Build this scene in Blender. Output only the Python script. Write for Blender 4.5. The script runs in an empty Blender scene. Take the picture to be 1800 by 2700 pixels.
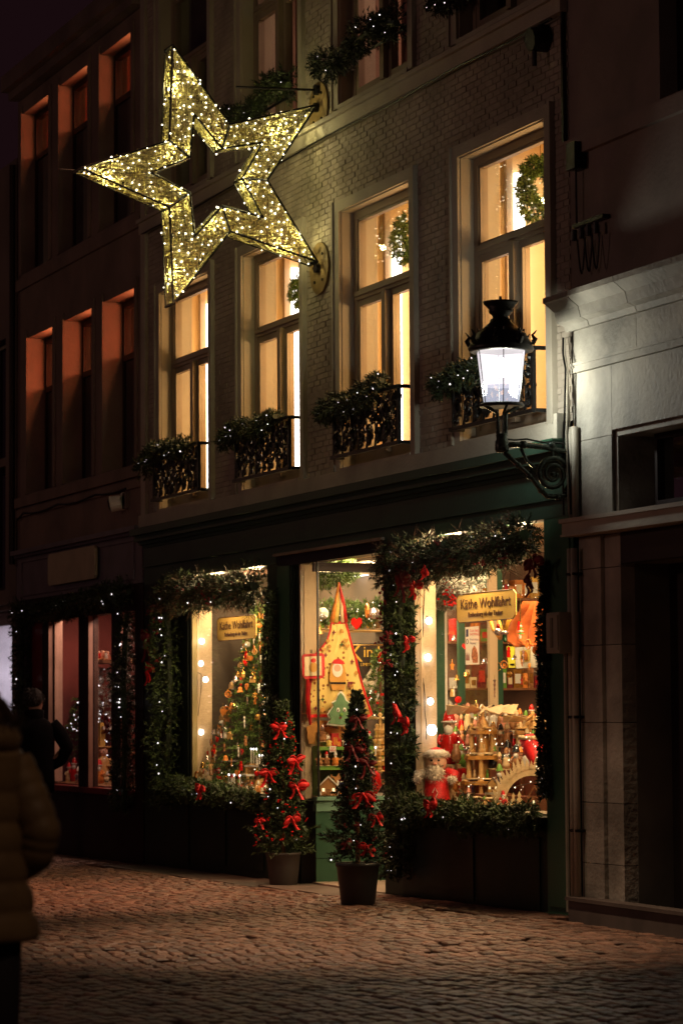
# light strengths, tuned together
LP_ACROSS, LP_NEAR, LP_FAR, LP_POOL = 335, 46, 62, 3200
PW_ROOM, PW_UP, PW_SHOP, PW_FILL, PW_RED, PW_LEFT, PW_FAR = 70, 34, 52, 56, 44, 20, 60
PW_STAR, PW_LAN, PW_STRIP = 7.5, 50, 46
import bpy, bmesh, math, random
from mathutils import Vector, Matrix, noise
R = random.Random(7)
C = bpy.context.scene.collection
sc = bpy.context.scene
PI = math.pi

# ---------------------------------------------------------------- camera
CP = Vector((19.2255, -9.2698, 1.5))
FW = Vector((-0.93014728, 0.36048156, 0.06985049))
RT = Vector((0.36095116, 0.93256399, -0.00621873))
UP = Vector((0.06738179, -0.01942828, 0.99753809))
FPX = 7575.5
cam = bpy.data.cameras.new('camera'); camo = bpy.data.objects.new('camera', cam); C.objects.link(camo)
m = Matrix((RT, UP, -FW)).transposed().to_4x4(); m.translation = CP
camo.matrix_world = m
cam.sensor_fit = 'HORIZONTAL'; cam.sensor_width = 24.0; cam.lens = 24.0*FPX/1800.0
cam.clip_start = .1; cam.clip_end = 400
cam.dof.use_dof = True; cam.dof.focus_distance = 23.5; cam.dof.aperture_fstop = 3.6
sc.camera = camo
# ---------------------------------------------------------------- night sky, exposure
w = bpy.data.worlds.new('World'); sc.world = w; w.use_nodes = True
bg = w.node_tree.nodes['Background']
bg.inputs[0].default_value = (.0080, .0030, .0040, 1); bg.inputs[1].default_value = 1.0
sc.view_settings.view_transform = 'Standard'; sc.view_settings.look = 'None'
sc.view_settings.exposure = 0; sc.view_settings.gamma = 1
sc.cycles.use_denoising = True
sc.cycles.max_bounces = 7; sc.cycles.diffuse_bounces = 3; sc.cycles.glossy_bounces = 3
sc.cycles.transparent_max_bounces = 24; sc.cycles.transmission_bounces = 4
sc.cycles.sample_clamp_indirect = 3.0; sc.cycles.caustics_reflective = False; sc.cycles.caustics_refractive = False

def light(kind, name, loc, power, color, size=.1, target=None, sy=None, spot=None):
    l = bpy.data.lights.new(name, kind); l.energy = power; l.color = color
    if kind == 'AREA':
        l.shape = 'RECTANGLE' if sy else 'DISK'; l.size = size
        if sy: l.size_y = sy
    else: l.shadow_soft_size = size
    if kind == 'SPOT':
        l.spot_size = math.radians(spot or 90); l.spot_blend = 1.
    o = bpy.data.objects.new(name, l); C.objects.link(o); o.location = loc
    if target is not None:
        d = Vector(target)-Vector(loc); o.rotation_euler = d.to_track_quat('-Z', 'Y').to_euler()
    return o
# street lights farther up the street and across it (outside the frame), as the even warm wash on every front shows
light('POINT', 'street_light_across', (-4.0, -15, 5.5), LP_ACROSS, (1, .53, .42), .25)
light('POINT', 'added_walker_light', (13.6, -5.9, 4.4), LP_NEAR, (1, .62, .42), .25)  # added light, placed to brighten the walker's coat
light('POINT', 'street_light_far', (-24.0, -5.0, 7.0), LP_FAR, (1, .5, .3), .25)

# two unseen lights added above the frame to cast pools on the setts
light('SPOT', 'added_pool_light', (1.4, -3.0, 9.5), LP_POOL, (1, .68, .42), .15, (1.4, -2.1, 0), spot=36)
light('SPOT', 'added_pool_light', (-4.9, -3.1, 9.5), LP_POOL*.8, (1, .44, .25), .15, (-4.9, -2.2, 0), spot=44)

def ray(px, py): return FW*FPX + RT*(px-900) + UP*(1350-py)
def at(px, py, y=0.):                                   # a photograph pixel on the plane y, parallel to the fronts
    r = ray(px, py); t = (y-CP.y)/r.y; p = CP+r*t; return Vector((p.x, y, p.z))
def atx(px, py, X):
    r = ray(px, py); t = (X-CP.x)/r.x; return CP+r*t
def ppm(p): return FPX/((Vector(p)-CP).dot(FW))         # photograph pixels in a metre there

# ---------------------------------------------------------------- meshes
class MB:
    def __init__(s): s.v = []; s.f = []; s.uv = None
    def add(s, vs, fs):
        n = len(s.v); s.v.extend([tuple(v) for v in vs]); s.f.extend([tuple(i+n for i in f) for f in fs])
    def box(s, x0, x1, y0, y1, z0, z1):
        s.add([(x0,y0,z0),(x1,y0,z0),(x1,y1,z0),(x0,y1,z0),(x0,y0,z1),(x1,y0,z1),(x1,y1,z1),(x0,y1,z1)],
              [(3,2,1,0),(4,5,6,7),(0,1,5,4),(1,2,6,5),(2,3,7,6),(3,0,4,7)]); return s
    def tube(s, pts, r, n=6, cap=True):
        pts = [Vector(p) for p in pts]; rr = r if isinstance(r, (list, tuple)) else [r]*len(pts)
        rings = []; up = Vector((0,0,1)); prev = None
        for i, p in enumerate(pts):
            a = pts[max(i-1,0)]; b = pts[min(i+1,len(pts)-1)]; t = (b-a)
            if t.length < 1e-9: t = Vector((0,0,1))
            t.normalize()
            if prev is None: u = t.cross(up); u = u if u.length > .05 else t.cross(Vector((1,0,0)))
            else: u = prev - t*prev.dot(t)
            if u.length < 1e-6: u = t.orthogonal()
            u.normalize(); prev = u; w_ = t.cross(u)
            rings.append([p+(u*math.cos(2*PI*k/n)+w_*math.sin(2*PI*k/n))*rr[i] for k in range(n)])
        s.loft(rings, cap); return s
    def loft(s, rings, cap=True, closed=True):
        n = len(rings[0]); vs = [v for r_ in rings for v in r_]; fs = []
        for i in range(len(rings)-1):
            for k in range(n if closed else n-1):
                a = i*n+k; b = i*n+(k+1)%n; fs.append((a, b, b+n, a+n))
        if cap:
            fs.append(tuple(range(n))[::-1]); fs.append(tuple(range((len(rings)-1)*n, len(rings)*n)))
        s.add(vs, fs); return s
    def lathe(s, prof, n=16, c=(0,0,0)):
        rings = [[(c[0]+r*math.cos(2*PI*k/n), c[1]+r*math.sin(2*PI*k/n), c[2]+z) for k in range(n)] for r, z in prof]
        return s.loft(rings)
    def prism(s, pts, d, o=(0,0,0), u=(1,0,0), v=(0,0,1)):      # polygon in the plane o,u,v, pushed by vector d
        o = Vector(o); u = Vector(u); v = Vector(v); d = Vector(d)
        A = [o+u*a+v*b for a, b in pts]; B = [p+d for p in A]; n = len(A)
        s.add(A+B, [tuple(range(n))[::-1], tuple(range(n, 2*n))]+[(i, (i+1)%n, (i+1)%n+n, i+n) for i in range(n)]); return s
    def ball(s, c, r, seg=8, rings=5, sz=1., sx=1., sy=1.):
        prof = [[(c[0]+r*sx*math.sin(PI*j/rings)*math.cos(2*PI*k/seg), c[1]+r*sy*math.sin(PI*j/rings)*math.sin(2*PI*k/seg), c[2]-r*sz*math.cos(PI*j/rings)) for k in range(seg)] for j in range(1, rings)]
        s.loft(prof); return s
    def ico(s, c, r):
        c = Vector(c); vs = [c+Vector(d)*r for d in ((1,0,0),(-1,0,0),(0,1,0),(0,-1,0),(0,0,1),(0,0,-1))]
        s.add(vs, [(0,2,4),(2,1,4),(1,3,4),(3,0,4),(2,0,5),(1,2,5),(3,1,5),(0,3,5)]); return s
    def quad(s, a, b, c_, d): s.add([a, b, c_, d], [(0,1,2,3)]); return s
    def mesh(s, name):
        me = bpy.data.meshes.new(name); me.from_pydata(s.v, [], s.f); me.validate(); me.update(); return me
    def build(s, name, mat_, parent=None, smooth=False, label=None, origin=None, kind=None):
        if origin is not None:
            o0 = Vector(origin); s.v = [(a-o0.x, b-o0.y, c_-o0.z) for a, b, c_ in s.v]
        me = s.mesh(name); me.materials.append(mat_)
        if smooth:
            for p in me.polygons: p.use_smooth = True
        return link(name, me, parent, label, kind)
def link(name, data, parent=None, label=None, kind=None):
    o = bpy.data.objects.new(name, data); C.objects.link(o)
    if parent is not None: o.parent = parent
    if label: o['label'] = label
    if kind: o['kind'] = kind
    return o
def tag(o, label, cat, group=None):
    o['label'] = label; o['category'] = cat
    if group: o['group'] = group
    return o
def thing(name, label, cat, loc=(0,0,0), rz=0, group=None):
    o = bpy.data.objects.new(name, None); C.objects.link(o); o.location = loc; o.rotation_euler = (0,0,rz)
    o.empty_display_size = .1
    return tag(o, label, cat, group)
def copy_tree(o, parent=None):
    c = o.copy(); C.objects.link(c)
    if parent is not None: c.parent = parent
    for ch in list(o.children): copy_tree(ch, c)
    return c

# ---------------------------------------------------------------- materials
MC = {}
def mat(name, col, rough=.6, var=.18, scale=3., bump=0., bscale=40., metal=0., rnd=0., emit=None, estr=0., spec=.5, col2=None, sheen=0.):
    if name in MC: return MC[name]
    m_ = bpy.data.materials.new(name); m_.use_nodes = True; nt = m_.node_tree; N = nt.nodes; L = nt.links
    b = N['Principled BSDF']; b.inputs['Roughness'].default_value = rough; b.inputs['Metallic'].default_value = metal
    b.inputs['Specular IOR Level'].default_value = spec
    geo = N.new('ShaderNodeNewGeometry')
    nz = N.new('ShaderNodeTexNoise'); nz.inputs['Scale'].default_value = scale; nz.inputs['Detail'].default_value = 5
    L.new(geo.outputs['Position'], nz.inputs['Vector'])
    rp = N.new('ShaderNodeValToRGB'); c2 = col2 or [min(1, x*(1+var)) for x in col]
    rp.color_ramp.elements[0].position = .35; rp.color_ramp.elements[1].position = .65
    rp.color_ramp.elements[0].color = (*[x*(1-var) for x in col], 1); rp.color_ramp.elements[1].color = (*c2, 1)
    L.new(nz.outputs['Fac'], rp.inputs['Fac']); out = rp.outputs['Color']
    if rnd:
        oi = N.new('ShaderNodeObjectInfo'); ad = N.new('ShaderNodeMath'); ad.operation = 'ADD'
        L.new(oi.outputs['Random'], ad.inputs[0]); L.new(geo.outputs['Random Per Island'], ad.inputs[1])
        fr = N.new('ShaderNodeMath'); fr.operation = 'FRACT'; L.new(ad.outputs[0], fr.inputs[0])
        mr = N.new('ShaderNodeMapRange'); mr.inputs['To Min'].default_value = 1-rnd; mr.inputs['To Max'].default_value = 1+rnd
        L.new(fr.outputs[0], mr.inputs['Value'])
        vm = N.new('ShaderNodeVectorMath'); vm.operation = 'SCALE'
        L.new(out, vm.inputs[0]); L.new(mr.outputs[0], vm.inputs['Scale']); out = vm.outputs[0]
    L.new(out, b.inputs['Base Color'])
    if bump:
        n2 = N.new('ShaderNodeTexNoise'); n2.inputs['Scale'].default_value = bscale; n2.inputs['Detail'].default_value = 4
        L.new(geo.outputs['Position'], n2.inputs['Vector'])
        bp = N.new('ShaderNodeBump'); bp.inputs['Strength'].default_value = bump; bp.inputs['Distance'].default_value = .01
        L.new(n2.outputs['Fac'], bp.inputs['Height']); L.new(bp.outputs[0], b.inputs['Normal'])
        mr2 = N.new('ShaderNodeMapRange'); mr2.inputs['To Min'].default_value = max(.03, rough-.12); mr2.inputs['To Max'].default_value = min(1, rough+.12)
        L.new(nz.outputs['Fac'], mr2.inputs['Value']); L.new(mr2.outputs[0], b.inputs['Roughness'])
    if emit:
        b.inputs['Emission Color'].default_value = (*emit, 1); b.inputs['Emission Strength'].default_value = estr
    MC[name] = m_; return m_
def glow(name, col, s, sample=False):
    if name in MC: return MC[name]
    m_ = bpy.data.materials.new(name); m_.use_nodes = True; nt = m_.node_tree
    b = nt.nodes['Principled BSDF']; nt.nodes.remove(b)
    e = nt.nodes.new('ShaderNodeEmission'); e.inputs[0].default_value = (*col, 1); e.inputs[1].default_value = s
    nt.links.new(e.outputs[0], nt.nodes['Material Output'].inputs[0])
    m_.cycles.emission_sampling = 'FRONT_BACK' if sample else 'NONE'
    MC[name] = m_; return m_
def glassmat(name, tint=(1,1,1), emit=None, es=0, f=1.0):
    m_ = bpy.data.materials.new(name); m_.use_nodes = True; nt = m_.node_tree; N = nt.nodes; L = nt.links
    N.remove(N['Principled BSDF'])
    tr = N.new('ShaderNodeBsdfTransparent'); tr.inputs[0].default_value = (*tint, 1)
    gl = N.new('ShaderNodeBsdfGlossy'); gl.inputs['Roughness'].default_value = .01
    fr = N.new('ShaderNodeFresnel'); ge = N.new('ShaderNodeNewGeometry'); mr = N.new('ShaderNodeMapRange')
    mr.inputs['To Min'].default_value = 1.45; mr.inputs['To Max'].default_value = 1/1.45       # the same thin sheet from both sides
    L.new(ge.outputs['Backfacing'], mr.inputs['Value']); L.new(mr.outputs[0], fr.inputs[0])
    mx = N.new('ShaderNodeMixShader'); mu = N.new('ShaderNodeMath'); mu.operation = 'MULTIPLY'; mu.inputs[1].default_value = f
    L.new(fr.outputs[0], mu.inputs[0]); L.new(mu.outputs[0], mx.inputs[0]); L.new(tr.outputs[0], mx.inputs[1]); L.new(gl.outputs[0], mx.inputs[2])
    last = mx
    if emit:
        e = N.new('ShaderNodeEmission'); e.inputs[0].default_value = (*emit, 1); e.inputs[1].default_value = es
        a = N.new('ShaderNodeAddShader'); L.new(mx.outputs[0], a.inputs[0]); L.new(e.outputs[0], a.inputs[1]); last = a
        m_.cycles.emission_sampling = 'NONE'
    L.new(last.outputs[0], N['Material Output'].inputs[0])
    MC[name] = m_; return m_
BRICK = mat('painted_brick', (.31,.27,.22), .8, .28, 1.3, .4, 50, rnd=.08)
MORTAR = mat('mortar', (.275,.24,.195), .9, .2, 6)
PLASTER = mat('cream_painted_render', (.37,.33,.26), .75, .12, 1.5, .25, 30)
TRIM = mat('cream_stone_trim', (.37,.335,.27), .7, .14, 2.2, .4, 45)
STONE = mat('limestone', (.32,.30,.255), .75, .38, 2.2, .8, 22, rnd=.10)
STONEJ = mat('stone_joint', (.14,.13,.11), .9)
STUCCO = mat('worn_stucco', (.20,.145,.12), .85, .25, 1.2, .5, 25)
STUCCO2 = mat('grey_stucco', (.17,.13,.115), .85, .25, 1.2, .5, 25)
GREEN = mat('green_paint', (.034,.10,.058), .42, .12, 2.5, .12, 40)
DKGREEN = mat('dark_green_paint', (.010,.018,.013), .45, .15, 2.5, .12, 40, spec=.25)
FASGREEN = mat('fascia_green_paint', (.026,.062,.042), .42, .15, 2.5, .15, 30)
FRAME = mat('window_frame_paint', (.23,.18,.13), .5, .1, 4, .1, 60)
DARKF = mat('dark_frame_paint', (.018,.009,.009), .5, .2, 4, spec=.25)
REDF = mat('red_frame_paint', (.16,.014,.012), .4, .2, 4)
IRON = mat('black_cast_iron', (.006,.006,.006), .38, .3, 20, .3, 90, metal=.3)
IRONG = mat('dark_green_cast_iron', (.045,.062,.05), .25, .3, 20, .3, 90, metal=.4)
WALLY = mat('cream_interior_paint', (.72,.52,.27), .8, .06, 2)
JAMB = mat('beige_interior_jamb', (.62,.46,.29), .75, .06, 3)
SHOPW = mat('brown_shop_wall', (.20,.11,.075), .8, .3, 2.5)
WOOD = mat('light_wood', (.62,.37,.13), .5, .18, 14, .15, 90)
WOODP = mat('pale_wood', (.74,.55,.30), .55, .12, 20)
WOODD = mat('brown_wood', (.22,.09,.035), .5, .25, 12)
ASPH = mat('joint_sand', (.035,.027,.022), .95, .3, 8, .6, 60)
SETT = mat('granite_sett', (.150,.078,.052), .42, .25, 5, .8, 55, rnd=.5)
SLAB = mat('bluestone_slab', (.13,.10,.08), .5, .2, 4, .5, 40, rnd=.15)
GLASS = glassmat('window_glass', f=.75)
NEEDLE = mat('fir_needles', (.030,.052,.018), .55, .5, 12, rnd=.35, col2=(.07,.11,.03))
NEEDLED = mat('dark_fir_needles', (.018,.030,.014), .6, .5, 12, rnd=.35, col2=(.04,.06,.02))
FLOCK = mat('frosted_fir_needles', (.45,.46,.40), .7, .3, 20, rnd=.3)
DRIED = mat('dried_brown_grass', (.075,.036,.02), .8, .4, 12, rnd=.3)
RED = mat('red_velvet', (.62,.012,.014), .55, .25, 12, .3, 60)
REDD = mat('dark_red_velvet', (.16,.008,.012), .6, .3, 12)
REDG = mat('glossy_red', (.55,.012,.01), .15, .15, 10)
GOLD = mat('gold', (.8,.48,.13), .25, .15, 20, metal=.9)
WHITE = mat('white_paint', (.78,.74,.66), .6, .06, 10)
FUR = mat('white_fur', (.72,.62,.5), .95, .2, 60, .8, 120)
SKIN = mat('painted_skin', (.72,.42,.28), .5, .1, 8)
ORANGE = mat('orange_glaze', (.70,.24,.05), .25, .3, 15)
BROWNG = mat('brown_glaze', (.30,.12,.05), .25, .35, 25, col2=(.5,.24,.1))
BLACKC = mat('black_cloth', (.004,.0035,.004), .95, .2, 20, spec=.05)
BLACKP = mat('black_paint', (.01,.01,.01), .3)
LED = glow('led_white', (1,.88,.90), 2.2)
LEDW = glow('led_warm', (1,.83,.55), 3)
BULB = glow('white_bulb', (1,.93,.86), 5)
BULBS = glow('bright_bulb', (1,.93,.86), 9, True)

# ---------------------------------------------------------------- shared builders
def wall_with_holes(mb, x0, x1, z0, z1, y0, y1, holes):
    xs = sorted({x0, x1, *[h[0] for h in holes], *[h[1] for h in holes]}); xs = [x for x in xs if x0 <= x <= x1]
    for a, b in zip(xs, xs[1:]):
        mid = (a+b)/2; cut = sorted((max(h[2], z0), min(h[3], z1)) for h in holes if h[0] <= mid <= h[1])
        z = z0
        for c0, c1 in cut:
            if c0 > z: mb.box(a, b, y0, y1, z, c0)
            z = max(z, c1)
        if z < z1: mb.box(a, b, y0, y1, z, z1)
UNIT = MB().box(-.5,.5,-.5,.5,-.5,.5)
def brick_face(parent, x0, x1, z0, z1, holes, y, course, length, depth, mat_, name='brick', joint=.010, nparts=300, jit=.003):
    bs = []; nrow = int(round((z1-z0)/course)); ch = (z1-z0)/nrow
    for j in range(nrow):
        za = z0+j*ch; zb = za+ch-joint
        x = x0-(length*.5 if j % 2 else 0)
        while x < x1:
            a = max(x, x0); b = min(x+length-joint, x1); x += length
            if b-a < .02: continue
            segs = [(a, b)]
            for h in holes:
                if zb > h[2] and za < h[3]:
                    ns = []
                    for p, q in segs:
                        if q <= h[0] or p >= h[1]: ns.append((p, q))
                        else:
                            if p < h[0]-.02: ns.append((p, h[0]))
                            if q > h[1]+.02: ns.append((h[1], q))
                    segs = ns
            for p, q in segs: bs.append((p, q, za, zb))
    def vis(b):
        c_ = Vector(((b[0]+b[1])/2, y, (b[2]+b[3])/2)); d = c_-CP; z = d.dot(FW)
        px = 900+FPX*d.dot(RT)/z; py = 1350-FPX*d.dot(UP)/z
        return 0 < px < 1800 and 0 < py < 2700
    key = lambda b: (not vis(b), -(b[1]-b[0] > length*.7), (Vector((b[0], y, b[2]))-CP).length)
    bs.sort(key=key)
    me = UNIT.mesh(name); me.materials.append(mat_)
    for p, q, a, b in bs[:nparts]:
        o = link(name, me, parent); e = R.uniform(-jit, jit)
        o.location = ((p+q)/2, y+depth/2+e, (a+b)/2); o.scale = (q-p, depth, b-a)
    if bs[nparts:]:
        mb = MB()
        for p, q, a, b in bs[nparts:]:
            e = R.uniform(-jit, jit); mb.box(p, q, y+e, y+depth+e, a, b)
        mb.build('bricks_beyond' if name == 'brick' else 'blocks_beyond', mat_, parent, kind='stuff')
def sprig(mb, p, d, L, nn=7, nl=.045, wd=.0075):
    p = Vector(p); d = Vector(d).normalized(); u = d.orthogonal().normalized(); v = d.cross(u)
    for i in range(nn):
        t = (i+.4)/nn; a = R.uniform(0, 2*PI); o = (u*math.cos(a)+v*math.sin(a))
        q = p+d*L*t; e = (d*.75+o*.8).normalized()*nl*R.uniform(.7, 1.15)
        s = e.cross(Vector((R.uniform(-1,1), R.uniform(-1,1), R.uniform(-1,1)))).normalized()*wd
        mb.add([q-s, q+s, q+e], [(0,1,2)])
def foliage(mb, pts, rad, dens, nn=7, nl=.045, sag=0, wd=.0075):
    pts = [Vector(p) for p in pts]
    for a, b in zip(pts, pts[1:]):
        L = (b-a).length; t = (b-a).normalized(); u = t.orthogonal().normalized(); v = t.cross(u)
        for _ in range(int(L*dens)):
            q = a+(b-a)*R.random(); g = R.uniform(0, 2*PI); o = u*math.cos(g)+v*math.sin(g)
            lump = .72+.75*noise.noise(q*2.7)+.45*noise.noise(q*7)+.25*noise.noise(q*17)
            rr = rad*max(.25, lump)*math.sqrt(R.random())
            d = (o+t*R.uniform(-.7,.7)+Vector((0,0,-sag))).normalized()
            sprig(mb, q+o*rr, d, rad*.55, nn, nl, wd)
def leds(parent, pts, r=.008, m_=None, origin=None, name='fairy_lights'):
    mb = MB()
    for p in pts[::2] if len(pts) > 8 else pts: mb.ico(p, r*R.choice((.6,.7,.8,1.1)))
    return mb.build(name, m_ or LED, parent, kind='stuff', origin=origin)
def garland(label, pts, rad=.10, dens=260, nled=12, m_=None, name='fir_garland', group='lit fir garlands on the shop fronts', ledm=None, sag=0, dried=0, led_r=.009, bias=-.9, group_=True):
    loc = Vector(pts[0]).copy(); t = thing(name, label, 'garland', loc, group=group)
    mb = MB(); foliage(mb, pts, rad, dens, sag=sag); mb.build('fir_sprigs', m_ or NEEDLE, t, origin=loc)
    if dried:
        mb = MB(); foliage(mb, pts, rad*1.15, dried, nn=5, nl=.11, sag=.6, wd=.004); mb.build('dried_grass', DRIED, t, origin=loc)
    vs = [Vector(p) for p in pts]; L = []
    core = MB().tube(vs, rad*.28, 6); core.build('core', NEEDLED, t, origin=loc)
    for i in range(nled):
        k = R.randrange(len(vs)-1); q = vs[k].lerp(vs[k+1], R.random())
        L.append(q+Vector((R.uniform(-.5,.9), bias*R.uniform(.6,1.1), R.uniform(-.9,.9)))*rad*.85)
    if L: leds(t, L, led_r, ledm, origin=loc)
    return t
def ribbon(mb, pts, wdir, wd):
    pts = [Vector(p) for p in pts]; wdir = Vector(wdir)
    A = []
    for i, p in enumerate(pts):
        A += [p-wdir*wd/2*(1 if not callable(wd) else 1), p+wdir*wd/2]
    n = len(pts); off = Vector((.004, -.004, 0))
    A2 = [a+off for a in A]; fs = []
    for i in range(n-1):
        a = 2*i; fs.append((a, a+1, a+3, a+2)); fs.append((a+2*n, a+2+2*n, a+3+2*n, a+1+2*n))
    mb.add(A+A2, fs)
def bow(label, loc, s=.16, m_=None, rz=0., roll=0., cat='bow', group='red velvet bows'):
    t = thing('ribbon_bow', label, cat, loc, rz, group)
    m_ = m_ or RED
    def loop(sg):
        mb = MB(); pts = []
        for i in range(11):
            a = 2*PI*i/10; pts.append(Vector((sg*s*.5*(1-math.cos(a))*.62, -.03-.05*math.sin(a)*s*4*.3, s*.26*math.sin(a))))
        rings = []
        for i, p in enumerate(pts):
            wv = s*(.16+.2*math.sin(PI*i/10)); rings.append([p+Vector((0,-wv*.35,.25*wv)), p+Vector((0,wv*.35,-.1*wv)), p+Vector((.003,wv*.35,-.1*wv+.004)), p+Vector((.003,-wv*.35,.25*wv+.004))])
        mb.loft(rings, True); mb2 = MB()
        # puffed lobe body gives the loop its volume
        mb.ball((sg*s*.42, -.035, s*.04), s*.30, 8, 6, sz=.55+.12*R.random(), sy=.5, sx=1.3)
        return mb
    for sg in (-1, 1):
        o = loop(sg).build('bow_loop', m_, t, smooth=True); o.rotation_euler = (R.uniform(-.3,.3), R.uniform(-.45,.45)+sg*roll, R.uniform(-.4,.4)); o.scale = (R.uniform(.8,1.15), 1, R.uniform(.8,1.35))
    mb = MB().ball((0,-.05,0), s*.11, 8, 5); mb.build('knot', m_, t, smooth=True)
    for sg in (-1, 1):
        mb = MB(); L_ = s*R.uniform(.7,1.1)
        P = [(sg*s*(.02+.42*k/4+.04*math.sin(k*2)), -.04-.012*math.sin(k*1.8), -L_*k/4) for k in range(5)]
        rings = [[Vector(p)+Vector((-s*.075-.002*k, 0, 0)), Vector(p)+Vector((0,-.014,0)), Vector(p)+Vector((s*.075+.002*k, 0, 0)), Vector(p)+Vector((0,.006,0))] for k, p in enumerate(P)]
        mb.loft(rings); mb.build('ribbon_tail', m_, t)
    return t
def text(s_, parent, loc, rot, size, m_, sx=1., align='CENTER', ext=.002, name='lettering', bold=0.):
    cu = bpy.data.curves.new(name, 'FONT'); cu.body = s_; cu.size = size; cu.align_x = align; cu.align_y = 'CENTER'
    cu.extrude = ext; cu.offset = bold; cu.materials.append(m_)
    tmp = bpy.data.objects.new(name, cu); C.objects.link(tmp); dg = bpy.context.evaluated_depsgraph_get()
    me = bpy.data.meshes.new_from_object(tmp.evaluated_get(dg)); bpy.data.objects.remove(tmp)
    if not me.materials: me.materials.append(m_)
    o = bpy.data.objects.new(name, me); C.objects.link(o); o.parent = parent; o.location = loc; o.rotation_euler = rot; o.scale = (sx, 1, 1)
    return o
FRONT = (PI/2, 0, 0); SIDE = (PI/2, 0, PI/2)
# ================================================================ SETTING: street
def gz(x): return .0113*min(x, 0)
st = MB()
xs = [-40+2*i for i in range(41)]
for a, b in zip(xs, xs[1:]): st.quad((a,-30,gz(a)-.035), (b,-30,gz(b)-.035), (b,6,gz(b)-.035), (a,6,gz(a)-.035))
street = st.build('street', ASPH, kind='structure')
sk = bpy.data.objects.new('sett_paving', None)
setts = []
SW, SL = .088, .140
ny = int(8.2/SW)
for j in range(ny):
    yb = -.52-j*SW; off = (j % 2)*.5*SL+R.uniform(-.02,.02); x = -17.5+off
    while x < 9.5:
        L_ = SL*R.uniform(.88, 1.1)
        cx = x+L_/2; x += L_
        wv = .10*math.sin(cx*1.35+.4*math.sin(yb*1.1))+.05*noise.noise(Vector((cx*1.1,yb*.8,3)))+.02*noise.noise(Vector((cx*4,yb*3,7)))
        sl = .10*1.35*math.cos(cx*1.35)
        cy = yb+wv
        if -10.4 < cx < -3.4 and cy > -.50: continue
        if R.random() < .012: continue
        setts.append((cx, cy, L_-.014, SW*R.uniform(.83,.92), sl+R.uniform(-.06,.06), R.uniform(-.006,.006), R.uniform(-.03,.03), R.uniform(-.03,.03)))
# the strip between the curving courses and the fronts
for j in range(5):
    yb = -.05-j*SW; x = -17.5+j*.07
    while x < 9.5:
        L_ = SL*R.uniform(.88,1.1); cx = x+L_/2; x += L_
        lim = -.52+.10*math.sin(cx*1.35)+SW*.45
        if -10.4 < cx < -3.4 or yb-SW*.3 < lim or (.05 < cx and yb > -.30): continue
        setts.append((cx, yb, L_-.014, SW*.88, R.uniform(-.04,.04), R.uniform(-.005,.005), R.uniform(-.03,.03), R.uniform(-.03,.03)))
def sett_geo():
    lv = [(.5,-.06), (.5,-.008), (.40,.0)]; vs = []; fs = []
    for k, (h, z) in enumerate(lv):
        for sx, sy in ((-1,-1),(1,-1),(1,1),(-1,1)): vs.append((sx*h, sy*h, z))
    for k in range(2):
        for i in range(4): a = k*4+i; b = k*4+(i+1)%4; fs.append((a, b, b+4, a+4))
    fs.append((8,9,10,11)); return vs, fs
SV, SF = sett_geo()
sme = bpy.data.meshes.new('sett'); sme.from_pydata(SV, [], SF); sme.update(); sme.materials.append(SETT)
def infr(s_):
    d = Vector((s_[0], s_[1], 0))-CP; z = d.dot(FW)
    return z > 1 and 0 < 900+FPX*d.dot(RT)/z < 1800 and 1350-FPX*d.dot(UP)/z < 2700
setts.sort(key=lambda s_: (not infr(s_), (Vector((s_[0], s_[1], 0))-CP).length))
for s_ in setts[:300]:
    o = link('sett', sme, street); o.location = (s_[0], s_[1], gz(s_[0])+s_[5]); o.scale = (s_[2], s_[3], 1); o.rotation_euler = (s_[6], s_[7], s_[4])
mb = MB()
for s_ in setts[300:]:
    M_ = Matrix.Translation((s_[0], s_[1], gz(s_[0])+s_[5])) @ Matrix.Rotation(s_[4],4,'Z') @ Matrix.Rotation(s_[6],4,'X') @ Matrix.Rotation(s_[7],4,'Y') @ Matrix.Diagonal((s_[2], s_[3], 1, 1))
    mb.add([M_ @ Vector(v) for v in SV], SF)
mb.build('setts_beyond', SETT, street, kind='stuff')
slabs = [(-10.35,-9.2),(-9.18,-8.0),(-7.98,-6.75),(-6.73,-5.5),(-5.48,-4.5),(-4.48,-3.45)]
for a, b in slabs:
    z = gz((a+b)/2); wob = R.uniform(-.05,.05)
    MB().box(a, b, -.52+wob, -.02, z-.08, z+.004+R.uniform(-.004,.006)).build('paving_slab', SLAB, street)
MB().box(-5.44,-3.72,-.02,1.1,-.2,-.035).build('threshold_slab', mat('pale_threshold_stone',(.30,.23,.17),.6,.15,4,.4,40), street)
bpy.data.objects.remove(sk)

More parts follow.
